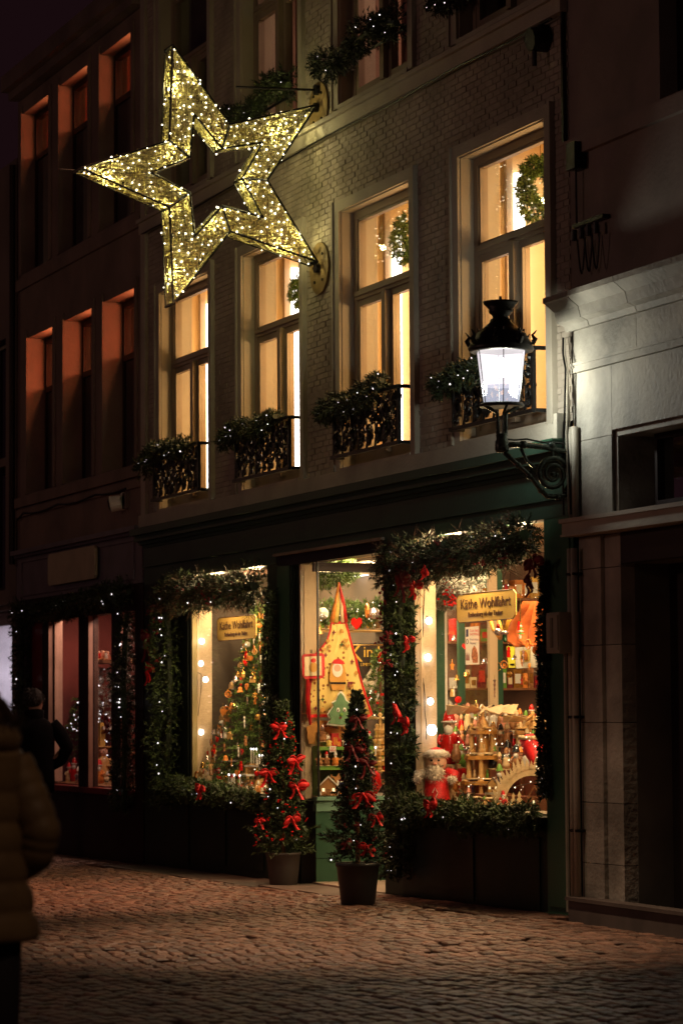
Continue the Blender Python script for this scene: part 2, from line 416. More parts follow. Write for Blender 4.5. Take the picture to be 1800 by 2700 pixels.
# ================================================================ generic window
def sash_window(parent, x0, x1, z0, z1, yf, zt, mull=.5, fm=FRAME, glass=True, lower_glass=True, fw=.085, mprot=.045, name='window'):
    b = .05; mb = MB()
    mb.box(x0, x0+fw, yf, yf+.09, z0, z1); mb.box(x1-fw, x1, yf, yf+.09, z0, z1)
    mb.box(x0+fw, x1-fw, yf, yf+.09, z1-fw*.8, z1); mb.box(x0+fw, x1-fw, yf, yf+.09, z0, z0+fw)
    mb.box(x0+fw, x1-fw, yf-.012, yf+.10, zt-.045, zt+.035)                     # transom bar
    mb.box(x0+fw, x1-fw, yf-.03, yf-.012, zt-.012, zt+.028)
    xm = x0+(x1-x0)*mull
    mb.box(xm-.045, xm+.045, yf-mprot, yf+.10, z0+fw, zt-.045)
    w_ = mb.build(name, fm, parent)
    def sash(a, b_, c_, d, t, y, nm='sash', g=True):
        mb = MB(); mb.box(a, a+t, y, y+.05, c_, d); mb.box(b_-t, b_, y, y+.05, c_, d); mb.box(a+t, b_-t, y, y+.05, c_, c_+t); mb.box(a+t, b_-t, y, y+.05, d-t, d)
        mb.build(nm, fm, w_)
        if g: MB().box(a+t, b_-t, y+.022, y+.027, c_+t, d-t).build('pane', GLASS, w_)
    sash(x0+fw, x1-fw, zt+.035, z1-fw*.8, .025, yf+.012, 'fanlight_frame')
    sash(x0+fw, xm-.045, z0+fw, zt-.045, .06, yf+.006)
    sash(xm+.045, x1-fw, z0+fw, zt-.045, .06, yf+.006)
    MB().box(x0-.002, x1+.002, -.03, yf+.01, z0-.035, z0+.005).build('sill', TRIM, w_)
    return w_

# ================================================================ main building with the toy shop
MBL = thing('shop_building', 'white painted brick house with green shopfront and four yellow-lit windows above', 'building', (0,0,0))
WX = [-10.02, -7.345, -4.665, -1.985]; WW = 1.64
holes1 = [(x, x+WW, 3.66, 6.01) for x in WX]; holes2 = [(x, x+WW, 6.95, 9.25) for x in WX]
mb = MB(); wall_with_holes(mb, -10.66, .04, 3.66, 6.74, .010, .34, holes1); mb.build('wall', MORTAR, MBL)
mb = MB(); wall_with_holes(mb, -10.66, .04, 6.90, 11.5, .010, .34, holes2); mb.build('upper_wall', MORTAR, MBL)
exb = [(x-.12, x+WW+.12, 3.0, 6.11) for x in WX]+[(-10.7,-10.5,0,12)]
exb2 = [(x-.12, x+WW+.12, 6.0, 9.35) for x in WX]
brick_face(MBL, -10.62, .04, 3.67, 6.735, exb, .004, .052, .15, .016, BRICK, nparts=300)
brick_face(MBL, -10.62, .04, 6.905, 9.9, exb2, .004, .052, .15, .016, BRICK, nparts=0)
MB().box(-10.66,-10.50,-.03,.01,3.66,11.5).build('corner_strip', TRIM, MBL)
# bands
mb = MB(); mb.box(-10.66,.0,-.055,.03,3.525,3.655); mb.build('sill_band', TRIM, MBL)
MB().box(-.06,.0,-.10,.03,3.50,3.715).build('band_end_block', TRIM, MBL)
mb = MB(); mb.box(-10.66,.03,-.05,.03,6.745,6.86); mb.box(-10.66,.03,-.085,.03,6.86,6.90); mb.build('string_course', TRIM, MBL)
# cable clipped along the string course
MB().tube([(x, -.06, 6.72+.012*math.sin(x*2.3)) for x in [-10.5+.4*i for i in range(27)]], .009, 5).build('cable', IRON, MBL)
for k, x in enumerate(WX):
    for lvl, (z0, z1, zt) in enumerate(((3.66, 6.01, 5.235), (6.95, 9.25, 8.45))):
        mb = MB()
        for a, b in ((x-.115, x), (x+WW, x+WW+.115)): mb.box(a, b, -.022, .02, z0+.003, z1+.10)
        mb.box(x, x+WW, -.022, .02, z1, z1+.10)
        mb.box(x+WW+.115, x+WW+.145, -.04, .02, z0+.003, z1+.10); mb.box(x-.145, x-.115, -.04, .02, z0+.003, z1+.10)
        mb.build('window_surround', TRIM, MBL)
        mb = MB(); mb.box(x-.002, x+.012, .003, .345, z0, z1); mb.build('reveal', PLASTER, MBL)
        MB().box(x+.012, x+WW, .003, .345, z1-.012, z1+.003).build('soffit', PLASTER, MBL)
        sash_window(MBL, x+.012, x+WW, z0+.02, z1-.012, .115, zt)
# upper rooms
def room(parent, x0, x1, y0, y1, z0, z1, m_, name='room', t=.04):
    mb = MB(); mb.box(x0-t, x0, y0, y1, z0, z1); mb.box(x1, x1+t, y0, y1, z0, z1); mb.box(x0-t, x1+t, y1, y1+t, z0, z1)
    mb.box(x0-t, x1+t, y0, y1+t, z1, z1+t); mb.box(x0-t, x1+t, y0, y1+t, z0-t, z0)
    return mb.build(name, m_, parent)
LAMPT = glow('tube_lamp', (1,.90,.78), 7, True)
for k, x in enumerate(WX):
    xl = x-.30; r_ = room(MBL, xl, x+WW+.15, .345, 2.6, 3.60, 6.35, WALLY)
    MB().box(xl, xl+.05, .53, .585, 3.62, 6.33).build('wall_pilaster', JAMB, r_)
    MB().box(xl+.001, xl+1.2, .60, .72, 6.20, 6.33).build('ceiling_beam', JAMB, r_)
    MB().tube([(xl+.06, .64, 3.75), (xl+.06, .64, 5.96 if k != 2 else 5.86)], .046, 10).build('tube_lamp', LAMPT, r_)
    light('AREA', 'room_light', (x+.9, 1.5, 6.25), PW_ROOM, (1,.70,.36), .7, (x+.9, 1.45, 0))
    light('POINT', 'room_lamp', (x+1.50, .62, 4.95), PW_ROOM*.8, (1,.60,.24), .12)
    MB().box(x-.012, x-.002, .345, .36, 3.66, 6.0).build('inner_reveal', JAMB, MBL)
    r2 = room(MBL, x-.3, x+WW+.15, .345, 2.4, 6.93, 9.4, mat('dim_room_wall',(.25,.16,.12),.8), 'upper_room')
for k, p_ in ((2, PW_UP), (1, PW_UP*.6)):
    x = WX[k]
    light('AREA', 'upper_room_light', (x+1.0, 1.3, 8.9), p_, (1,.55,.36), .4, (x+1.0, 1.2, 0))
    mb = MB(); rings = []
    for i in range(15):
        u = i/14; xx = x+.80+.62*u; rings.append([(xx, .27+.03*math.sin(u*26), 7.0), (xx, .27+.03*math.sin(u*26), 9.1)])
    for a, b in zip(rings, rings[1:]): mb.add([a[0], b[0], b[1], a[1]], [(0,1,2,3)]); mb.add([(a[0][0],a[0][1]+.004,a[0][2]), (b[0][0],b[0][1]+.004,b[0][2]), (b[1][0],b[1][1]+.004,b[1][2]), (a[1][0],a[1][1]+.004,a[1][2])], [(3,2,1,0)])
    mb.build('curtain', mat('pink_curtain',(.62,.34,.26),.85,.1,10), MBL)
# railings of the first-floor windows
def scroll(cx, cz, y, r0, turns, a0, sg=1, n=18):
    return [(cx+sg*r0*(1-.8*i/n)*math.cos(a0+turns*2*PI*i/n), y, cz+r0*(1-.8*i/n)*math.sin(a0+turns*2*PI*i/n)) for i in range(n+1)]
for k, x in enumerate(WX):
    y = -.10; a, b = x+.05, x+1.60; zb, zt = 3.79, 4.235
    mb = MB(); mb.box(a-.05, b, y-.02, y+.02, zb-.03, zb); mb.box(a-.05, b+.02, y-.028, y+.028, zt, zt+.03)
    for q in (a, b-.03): mb.box(q, q+.03, y-.015, y+.015, zb, zt)
    for q, zz in ((a-.02, zb-.03), (b, zb-.03), (a-.02, zt), (b, zt)): mb.box(q, q+.025, y, .0, zz, zz+.03)
    rl = mb.build('balcony_railing', IRON, MBL)
    n = 8; w_ = (b-a)/n
    for i in range(n):
        cx = a+w_*(i+.5); mb = MB(); h = zt-zb
        mb.tube([(cx-w_*.42+.03*math.sin(t*6), y, zb+h*t) for t in [j/10 for j in range(11)]], .011, 5)
        for (ox, oz, rr, a0, sg) in ((0, .30, .075, 0, 1), (.0, .70, .075, PI, 1), (-.02, .12, .04, 1, -1), (.03, .88, .04, 2, 1), (.05,.5,.035,0,1)):
            mb.tube(scroll(cx+ox, zb+h*oz, y, rr, 1.35, a0, sg*(1 if i % 2 else -1)), .012, 5)
        for jj in range(5): mb.ball((cx+R.uniform(-.07,.07), y-.008, zb+h*R.uniform(.1,.95)), R.uniform(.014,.024), 6, 4)
        for jj in range(8):                                     # cast leaves
            q = Vector((cx+R.uniform(-.08,.08), y, zb+h*R.uniform(.12,.85))); aa = R.uniform(0,6.28)
            mb.prism([(.050*math.cos(aa+t)*(.35+abs(math.cos(t))), .045*math.sin(aa+t)*(.35+abs(math.cos(t)))) for t in [2*PI*j/8 for j in range(8)]], (0,.008,0), q)
        mb.build('scroll_panel', IRON, rl)
# ---- shopfront
mb = MB(); mb.box(-10.66,.05,-.16,.03,3.43,3.50); mb.box(-10.66,.05,-.11,.03,3.365,3.43); mb.box(-10.66,.04,-.06,.03,3.33,3.365); mb.build('shop_cornice', FASGREEN, MBL)
MB().box(-.30,.05,-.165,.03,3.505,3.522).build('cornice_flashing', GREEN, MBL)
mb = MB(); mb.box(-10.62,.045,-.012,.14,3.11,3.33); mb.box(-10.62,-9.03,-.004,.14,2.90,3.105); mb.box(-3.69,.045,-.004,.14,2.955,3.105); mb.box(-9.03,-6.40,-.004,.14,2.92,3.105); mb.box(-6.40,-3.69,-.004,.14,3.01,3.105); mb.build('fascia', FASGREEN, MBL)
mb = MB(); mb.box(-10.62,.046,-.028,-.004,3.088,3.108); mb.box(-10.62,.046,-.026,-.012,3.30,3.33); mb.build('fascia_moulding', FASGREEN, MBL)
MB().box(-6.42,-3.66,-.035,.01,2.985,3.01).build('door_drip_moulding', mat('lintel_highlight',(.20,.16,.12),.5), MBL)  # lintel's highlight put into the moulding's lighter colour
MB().box(-6.40,-3.71,.0,.14,2.885,2.985).build('door_head', BLACKP, MBL)
def pil(x0, x1, z0, z1, m_, panel=True, nm='pilaster'):
    mb = MB(); mb.box(x0, x1, 0, .15, z0, z1)
    if panel: mb.box(x0+.05, x1-.05, -.012, 0, z0+.25, z1-.15); mb.box(x0, x1, -.03, 0, z0, z0+.2)
    return mb.build(nm, m_, MBL)
pil(-.46,.045,-.2,2.955,GREEN); pil(-10.62,-9.03,-.3,2.90,DKGREEN)
pil(-6.67,-6.40,-.3,2.92,DKGREEN,False); pil(-6.395,-6.06,-.3,2.885,GREEN,False)
mb = MB()
for i, q in enumerate((-6.055,-6.0,-5.945,-5.89)): mb.box(q, q+.035, .004+.012*i, .15, -.3, 2.885)
mb.build('door_pier_moulding', DKGREEN, MBL)
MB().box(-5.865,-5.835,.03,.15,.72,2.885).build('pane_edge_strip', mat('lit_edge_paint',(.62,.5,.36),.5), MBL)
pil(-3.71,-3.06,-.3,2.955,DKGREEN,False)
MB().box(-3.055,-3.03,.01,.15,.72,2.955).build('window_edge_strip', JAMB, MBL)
MB().box(-9.028,-9.0,.01,.15,.72,2.90).build('window_edge_strip', mat('yellow_lit_edge',(.6,.48,.22),.5), MBL)  # yellow window light put into this strip's colour
for a, b in ((-9.03,-6.67),(-3.06,-.46)):
    mb = MB(); mb.box(a, b, 0, .12, -.3, .66); mb.box(a, b, -.05, .14, .665, .705)
    mb.box(a+.12, (a+b)/2-.06, -.012, 0, .0, .55); mb.box((a+b)/2+.06, b-.12, -.012, 0, .0, .55); mb.build('stall_riser', DKGREEN, MBL)
mb = MB(); mb.box(-5.83,-5.445,.03,.10,-.3,.66); mb.box(-5.84,-5.43,.0,.12,.665,.70); mb.build('stall_riser', DKGREEN, MBL)
# recess: left return (green boards under glass), right return, door
mb = MB(); mb.box(-5.52,-5.45,.10,1.12,-.3,.60); mb.build('return_riser', GREEN, MBL)
for a, b in ((-.04,.172),(.178,.388),(.394,.60)): MB().box(-5.45,-5.437,.02,1.1,a,b).build('board', GREEN, MBL)
mb = MB(); mb.box(-5.52,-5.425,.02,1.12,.604,.70); mb.box(-5.52,-5.40,.02,1.12,.703,.735); mb.build('return_ledge', mat('lit_green_ledge',(.16,.30,.22),.35), MBL)  # lit look of the ledge put into a lighter green
MB().box(-5.50,-5.46,.02,1.12,2.80,2.885).build('return_head', DARKF, MBL)
mb = MB(); mb.box(-3.71,-3.66,.152,1.12,-.3,.70); mb.build('return_riser', GREEN, MBL)
mb = MB(); mb.box(-3.74,-3.66,.45,.47,.70,2.95); mb.box(-3.74,-3.66,.55,.572,.70,2.95); mb.build('post_edge', WHITE, MBL)
MB().box(-3.735,-3.665,.47,.55,.70,2.95).build('return_post', GREEN, MBL)
mb = MB(); mb.box(-3.72,-3.68,.98,1.06,-.1,2.95); mb.build('door_post', JAMB, MBL)
mb = MB(); mb.box(-5.44,-5.36,1.08,1.14,-.1,2.8); mb.box(-3.83,-3.745,1.08,1.14,-.1,2.8); mb.box(-5.36,-3.83,1.08,1.14,2.6,2.8); mb.box(-5.36,-3.83,1.08,1.14,-.05,.35)
mb.box(-4.62,-4.57,1.08,1.14,.35,2.6); dr = mb.build('shop_door', GREEN, MBL)
MB().box(-4.70,-4.68,1.0,1.02,.95,1.25).build('handle', GOLD, dr); MB().box(-5.36,-3.83,1.105,1.11,.35,2.6).build('pane', GLASS, dr)
# glass
for a, b, c_, d, nm in ((-9.0,-6.67,.705,2.90,'shop_window_pane'),(-3.03,-.46,.705,2.955,'shop_window_pane'),(-5.83,-5.455,.705,2.885,'side_pane')):
    MB().box(a, b, .05, .056, c_, d).build(nm, GLASS, MBL)
MB().box(-5.453,-5.447,.06,1.1,.735,2.80).build('return_pane', GLASS, MBL)
MB().box(-3.703,-3.697,.16,.45,.70,2.95).build('return_pane', GLASS, MBL)
MB().box(-3.703,-3.697,.572,.97,.70,2.95).build('return_pane', GLASS, MBL)
MB().box(-5.460,-5.440,.045,.062,.705,2.885).build('corner_joint', BLACKP, MBL)
# jambs (insides of the piers)
mb = MB(); mb.box(-9.03,-9.0,.15,.22,.705,2.9); mb.box(-3.06,-3.03,.15,.20,.70,2.95); mb.box(-6.05,-5.98,.15,.21,.705,2.885); mb.build('inner_jamb', JAMB, MBL)
mb = MB(); mb.box(-9.0,-8.992,.06,.22,.71,2.9); mb.box(-3.03,-3.022,.06,.18,.71,2.95); mb.box(-5.83,-5.822,.06,.21,.71,2.88); mb.build('jamb_lining', JAMB, MBL)
# room
mb = MB(); x0, x1, y1, z1 = -10.55, -.12, 4.2, 3.05
mb.box(x0-.05, x0, .15, y1, -.1, z1); mb.box(x1, x1+.05, .15, y1, -.1, z1); mb.box(x0, x1, y1, y1+.05, -.1, z1); mb.build('shop_wall', SHOPW, MBL)
MB().box(x0-.05, x1+.05, .15, y1+.05, z1, z1+.05).build('shop_ceiling', mat('shop_ceiling_paint',(.55,.40,.25),.8), MBL)
MB().box(x0, x1, 1.16, y1, -.1, -.05).build('shop_floor', WOODD, MBL)
for a, b, c_ in ((-10.5,-5.53,1.25),(-3.65,-.15,1.25)):
    mb = MB(); mb.box(a, b, .14, c_, .05, .72); mb.build('display_stage', mat('stage_cloth',(.30,.24,.17),.9), MBL)
MB().box(-9.3,-9.25,.24,1.3,.72,3.04).build('display_backdrop', mat('backdrop',(.075,.055,.038),.8,.3,1.5), MBL)
MB().box(-9.3,-6.9,1.30,1.34,.72,3.04).build('display_backdrop', mat('backdrop',(.075,.055,.038)), MBL)
MB().box(-8.1,-8.05,.24,1.3,2.9,3.04).build('display_backdrop', SHOPW, MBL)
for i, (px, py, y) in enumerate(((978,1493,.95),(967,1518,1.35),(1003,1552,1.7),(940,1536,2.0),(1345,1480,2.2),(1330,1495,2.8))):
    p = at(px, py, y); p.z = min(p.z, 3.03)
    mb = MB().lathe([(.20,0),(.205,.015),(.10,.05)], 20, (p.x, p.y, p.z)); f = mb.build('ceiling_lamp', WHITE, MBL)
    MB().lathe([(.0,-.004),(.185,-.004),(.185,.0),(.0,.0)], 20, (p.x, p.y, p.z)).build('diffuser', glow('lamp_disc',(1,.9,.8),5), f)
WARM = (1,.70,.36)
light('AREA','display_light_left',(-7.9,.62,2.98),PW_SHOP*1.1,WARM,1.8,(-7.85,.9,0),.25)
light('AREA','display_light_middle',(-6.0,.60,2.98),PW_SHOP*.7,WARM,.6,(-6.1,.6,0),.4)
light('AREA','display_light_right',(-1.8,.55,2.98),PW_SHOP*1.1,WARM,2.0,(-1.8,.8,0),.25)
light('AREA','shop_light',(-7.0,2.7,3.0),PW_SHOP*.6,WARM,3,(-7.0,2.7,0),1.5)
light('AREA','shop_light',(-3.0,2.6,3.0),PW_SHOP*.6,WARM,3,(-3.0,2.6,0),1.5)
light('AREA','doorway_light',(-4.6,.55,2.86),PW_SHOP*.6,WARM,.8,(-4.6,.6,0),.3)
light('POINT','front_fill_left',(-7.3,.09,2.84),PW_FILL,WARM,.08)
light('POINT','front_fill_left',(-8.5,.09,2.84),PW_FILL*.7,WARM,.08)
light('POINT','front_fill_right',(-1.1,.09,2.88),PW_FILL,WARM,.08)
light('POINT','front_fill_right',(-2.4,.09,2.88),PW_FILL,WARM,.08)
# unseen fill lights added behind the right-hand jambs to brighten the goods
light('AREA','jamb_fill_left',(-6.70,.30,1.75),PW_STRIP,WARM,.08,(-8.2,.62,1.5),1.9)
light('AREA','jamb_fill_right',(-.50,.26,1.85),PW_STRIP,WARM,.08,(-2.0,.62,1.6),1.9)
light('AREA','doorway_fill',(-3.80,.25,2.0),PW_STRIP*.9,WARM,.08,(-5.7,.5,1.5),1.5)

for X in (-7.3,-8.5,-1.1,-2.4): MB().lathe([(0,0),(.05,0),(.05,.08),(0,.09)],10,(X,.10,2.94)).build('added_spot_housing', BLACKP, MBL)  # housings made up for the unseen front fill lights
for (x_,y_,za,zb) in ((-6.685,.30,.8,2.7),(-.485,.26,.9,2.8),(-3.785,.25,1.25,2.75)): MB().box(x_,x_+.012,y_-.05,y_+.05,za,zb).build('added_strip_housing', WHITE, MBL)  # housings made up for the added jamb fill lights

# ================================================================ left neighbour
LBL = thing('stucco_building', 'dim stucco house with red-lit window tops and dark shopfront, left of the green shop', 'building', (-10.7,0,0))
LO = (-10.7,0,0)
lw = [(-15.52,-14.32),(-13.84,-12.62),(-12.17,-10.94)]; uw = [(-15.79,-14.51),(-14.04,-12.79),(-12.30,-11.06)]
hl = [(a,b,4.25,6.21) for a,b in lw]+[(a,b,7.05,9.11) for a,b in uw]
mb = MB(); wall_with_holes(mb, -16.02,-10.67,3.56,9.30,0,.40,hl); mb.build('wall', STUCCO, LBL, origin=LO)
mb = MB(); mb.box(-16.05,-10.67,-.22,.0,9.42,9.62); mb.box(-16.05,-10.67,-.12,.0,9.32,9.42); mb.box(-16.02,-10.67,.0,.4,9.32,9.7); mb.build('eaves_cornice', STUCCO2, LBL, origin=LO)
mb = MB(); mb.box(-16.0,-10.67,-.05,0,4.10,4.22); mb.box(-16.0,-10.67,-.03,0,3.98,4.07); mb.build('sill_band', STUCCO, LBL, origin=LO)
mb = MB(); mb.box(-16.0,-10.67,-.04,0,6.85,6.99); mb.build('string_course', STUCCO, LBL, origin=LO)
MB().tube([(-15.9,-.03,3.95)]+[(-15.6+.4*i,-.035,4.02-.04*abs(math.sin(i*.8))) for i in range(12)], .012, 5).build('cable', IRON, LBL, origin=LO)
RW = mat('red_lit_room',(.55,.13,.06),.8)
for (a,b,z0,z1,dep,zl) in [(a,b,4.25,6.21,.22,5.52) for a,b in lw]+[(a,b,7.05,9.11,.16,8.5) for a,b in uw]:
    mb = MB()
    for p,q in ((a-.10,a-.002),(b+.002,b+.10)): MB().box(p,q,-.02,-.001,z0,z1+.1).build('surround_strip', STUCCO, LBL, origin=LO)
    f = .07; mb = MB(); mb.box(a,a+f,dep,dep+.08,z0,z1); mb.box(b-f,b,dep,dep+.08,z0,z1); mb.box(a+f,b-f,dep,dep+.08,z1-f,z1); mb.box(a+f,b-f,dep,dep+.08,z0,z0+f); mb.box(a+f,b-f,dep-.01,dep+.08,zl,zl+.07)
    w_ = mb.build('window', DARKF, LBL, origin=LO)
    g = MB().box(a+f,b-f,dep+.03,dep+.035,zl+.07,z1-f).build('pane', GLASS, w_, origin=(0,0,0)); g.data.transform(Matrix.Translation((10.7,0,0)))
    mb = MB(); n_ = 2
    for i in range(n_): mb.box(a+f+(b-a-2*f)/n_*i+.01, a+f+(b-a-2*f)/n_*(i+1)-.01, dep+.02, dep+.045, z0+f, zl)
    g = mb.build('shutter', mat('dim_shutter',(.06,.045,.04),.6), w_); g.data.transform(Matrix.Translation((10.7,0,0)))
    mb = MB()                                                     # gathered curtain behind the lit top light
    for i in range(16):
        u0, u1 = i/16, (i+1)/16; xx0, xx1 = a+.08+.27*u0, a+.08+.27*u1
        mb.box(xx0, xx1, dep+.14+.02*math.sin(i*1.7), dep+.15+.02*math.sin(i*1.7), zl-.3, z1-.02)
    mb.build('curtain', mat('red_curtain',(.60,.16,.08),.8), LBL, origin=LO)
    mb = MB(); mb.box(a-.02,a,dep+.08,1.2,zl-.4,z1+.1); mb.box(b,b+.02,dep+.08,1.2,zl-.4,z1+.1); mb.box(a,b,1.2,1.22,zl-.4,z1+.1); mb.box(a,b,dep+.08,1.2,z1+.1,z1+.12); mb.box(a,b,dep+.08,1.2,zl-.42,zl-.4)
    mb.build('room', RW, LBL, origin=LO)
    light('POINT','red_room_light',(b-.10,dep+.11,z1-.30),(PW_RED if z0 < 5 else PW_RED*.6)*.40,(1,.34,.12),.04)  # added fill behind the pane, put in to light the curtain
    light('POINT','red_room_light',(b-.14,dep+.46,zl+.22), PW_RED if z0 < 5 else PW_RED*.6, (1,.30,.12), .12)
    L_ = [(b-dep*2.6-.34-.03*i, dep+.13, z1-.22-.12*i) for i in range(3 if z0 > 5 else 1)]
    leds(LBL, [Vector(p) for p in L_], .016, LED, origin=LO)
# left shopfront
mb = MB(); mb.box(-16.0,-10.67,-.015,.15,2.93,3.46); mb.build('fascia', mat('grey_fascia_paint',(.14,.12,.15),.5,.15,3), LBL, origin=LO)
mb = MB(); mb.box(-16.0,-10.67,-.10,.1,3.50,3.555); mb.box(-16.0,-10.67,-.05,.1,3.465,3.50); mb.build('fascia_cornice', mat('grey_fascia_paint',(.14,.12,.15)), LBL, origin=LO)
mb = MB()
for a,b,c_,d in ((-15.7,-10.95,3.40,3.42),(-15.7,-10.95,2.98,3.0),(-15.72,-15.70,2.98,3.42),(-10.95,-10.93,2.98,3.42)): mb.box(a,b,-.03,-.015,c_,d)
mb.build('fascia_moulding', mat('grey_fascia_paint',(.14,.12,.15)), LBL, origin=LO)
pl = [(-14.30+.05,3.05),(-12.28-.05,3.05),(-12.28,3.09),(-12.28,3.39),(-12.33,3.43),(-14.25,3.43),(-14.30,3.39),(-14.30,3.09)]
MB().prism([(x,z) for x,z in pl],(0,.03,0),(0,-.075,0)).build('blank_sign_plate', mat('old_cream_plate',(.42,.36,.24),.6,.12,3), LBL, origin=LO)
mb = MB(); mb.box(-10.98,-10.67,0,.15,-.3,2.93); mb.box(-16.0,-15.4,0,.15,-.3,2.93); mb.box(-15.4,-10.98,0,.15,2.64,2.93); mb.box(-14.62,-10.98,.0,.12,-.3,.60); mb.build('shopfront_frame', DARKF, LBL, origin=LO)
MB().box(-15.38,-14.82,.02,.1,-.3,2.64).build('red_panel', REDF, LBL, origin=LO)
MB().box(-14.81,-10.98,-.04,.14,.60,.665).build('window_sill', REDF, LBL, origin=LO)
mb = MB()
for a,b in ((-14.82,-14.55),(-13.22,-12.82),(-11.88,-11.52)): MB().box(a,b,.0,.12,.665,2.64).build('mullion', DARKF, LBL, origin=LO)
for q in (-14.55,-12.82,-11.52): MB().box(q,q+.022,.0,.05,.665,2.64).build('lit_frame_edge', mat('rosy_lit_edge',(.36,.22,.17),.5), LBL, origin=LO)  # rosy tone puts the light on the post edges into colour
for a,b in ((-14.51,-13.22),(-12.78,-11.88),(-11.48,-10.98)): MB().box(a,b,.06,.066,.665,2.64).build('shop_pane', GLASS, LBL, origin=LO)
MB().box(-14.515,-14.50,.07,.165,.70,2.64).build('inner_jamb', mat('pink_jamb',(.50,.33,.25),.7), LBL, origin=LO)
mb = MB(); mb.box(-15.2,-15.16,.17,2.5,0,2.9); mb.box(-10.97,-10.93,.17,2.5,0,2.9); mb.box(-15.2,-10.93,2.5,2.54,0,2.9); mb.build('shop_wall', mat('dark_red_shop_wall',(.14,.03,.022),.8,.4,2), LBL, origin=LO)
MB().box(-15.2,-10.93,.17,2.5,2.9,2.94).build('shop_ceiling', SHOPW, LBL, origin=LO)
MB().box(-15.1,-10.99,.14,1.2,.1,.68).build('display_stage', WOODD, LBL, origin=LO)
for X in (-14.2,-12.4,-11.4): light('AREA','left_shop_light',(X,.45,2.85),PW_LEFT,(1,.58,.42),.5,(X,.7,0),.25)
cm = thing('wall_camera','round white camera housing on the stucco wall beside the leftmost railing','camera',(-11.3,0,3.86))
MB().tube([(0,0,0),(0,-.05,0)],.10,16).build('base',WHITE,cm); MB().tube([(-.02,-.05,-.01),(-.07,-.16,-.03)],[.085,.09],16).build('housing',WHITE,cm,smooth=False)
MB().tube([(-.075,-.162,-.031),(-.082,-.175,-.034)],.065,16).build('lens',BLACKP,cm); MB().box(.0,.14,-.05,0,-.09,.09).build('junction_box',STUCCO2,cm)
tr = thing('bracket_arm','black iron bracket rod above the star, fixed by a round end cap','bracket',(-5.16,0,7.22))
MB().tube([(0,0,0),(0,-.82,-.03)],.012,6).build('rod',IRON,tr); MB().tube([(0,.0,-.0),(0,-.06,0)],.05,8).build('end_cap',IRON,tr)

# ================================================================ farther house at the far left
FBL = thing('far_house','unlit house at the picture edge with one pale glowing shop window','building',(-16.05,0,0)); FO = (-16.05,0,0)
hf = [(-18.4,-16.62,4.8,6.35),(-18.4,-16.62,3.1,4.7),(-19.5,-16.28,1.0,2.84)]
mb = MB(); wall_with_holes(mb,-24,-16.08,-.3,8.6,0,.3,hf); mb.build('wall', STUCCO2, FBL, origin=FO)
for a,b,c_,d in hf[:2]: sash_o = MB(); sash_o.box(a,b,.14,.2,c_,c_+.06); sash_o.box(a,b,.14,.2,d-.06,d); sash_o.box((a+b)/2-.03,(a+b)/2+.03,.14,.2,c_,d); sash_o.box(b-.06,b,.14,.2,c_,d); w_=sash_o.build('window', DARKF, FBL, origin=FO); g=MB().box(a,b,.16,.165,c_,d).build('pane',GLASS,w_); g.data.transform(Matrix.Translation((16.05,0,0)))
MB().box(-24,-16.08,.6,.65,3,8).build('dark_room', BLACKC, FBL, origin=FO)
mb = MB(); mb.box(-19.5,-16.28,.12,.16,2.66,2.84); mb.box(-16.33,-16.28,.12,.16,1.0,2.66); mb.build('shop_window_frame', mat('grey_frame',(.3,.26,.28),.5), FBL, origin=FO)
MB().box(-19.5,-16.33,.14,.145,1.0,2.66).build('shop_pane', GLASS, FBL, origin=FO)
mb = MB(); mb.box(-19.6,-16.2,1.5,1.55,.9,2.9); mb.box(-19.65,-19.6,.3,1.55,.9,2.9); mb.box(-16.28,-16.2,.3,1.55,.9,2.9); mb.box(-19.6,-16.2,.3,1.5,2.9,2.94); mb.box(-19.6,-16.2,.3,1.5,.9,.95); mb.build('pale_room', mat('pale_lilac_wall',(.6,.55,.58),.7), FBL, origin=FO)
light('AREA','far_shop_light',(-18,.9,2.85),PW_FAR,(.92,.88,1),1.2,(-18,.9,0),.5)
mb = MB(); mb.box(-24,-16.08,-.05,0,2.90,3.0); mb.build('fascia_cornice', STUCCO2, FBL, origin=FO)
MB().tube([(-16.06,-.06,3.4),(-16.06,-.06,8.5)],.04,8).build('downpipe', DARKF, FBL, origin=FO)
mb = MB()
for i in range(2):
    o = atx(55/1.0*.5+ -0, 1700+55*i, -16.9); mb.prism([(.12*(1 if j%2 else .4)*math.cos(PI/5*j), .12*(1 if j%2 else .4)*math.sin(PI/5*j)) for j in range(10)], (.02,0,0), (-16.5, .28, 2.35-.3*i), (0,1,0), (0,0,1))
mb.build('paper_star', mat('paper',(.5,.45,.55),.8), FBL, origin=FO)

# ================================================================ right neighbour
RBL = thing('stone_building','pale limestone front with moulded cornice and dark doorway at the right edge','building',(.06,0,0)); RO = (.06,0,0)
def rb(mb, name, m_, **k): return mb.build(name, m_, RBL, origin=RO, **k)
mb = MB(); wall_with_holes(mb,.06,9,2.90,4.32,.012,.5,[(.70,3.0,2.90,3.52)]); rb(mb,'wall',STONEJ)
def block(a,b,c_,d,y0=0,y1=.012,m_=STONE): 
    mb = MB(); g=.0025; mb.box(a+g,b-g,y0,y1,c_+g,d-g); return rb(mb,'stone_block',m_)
block(.08,.70,2.90,3.49); block(.08,.705,3.49,4.0); block(.705,3.02,3.525,4.0)
block(3.02,6.0,2.90,4.0); block(.08,1.11,4.075,4.32); block(1.11,3.0,4.075,4.32); block(3.0,6.0,4.075,4.32)
mb = MB(); mb.box(.075,9,-.03,.012,4.0,4.035); mb.box(.075,9,-.018,.012,4.035,4.055); mb.box(.075,9,-.028,.012,4.055,4.075); rb(mb,'band_moulding',STONE)
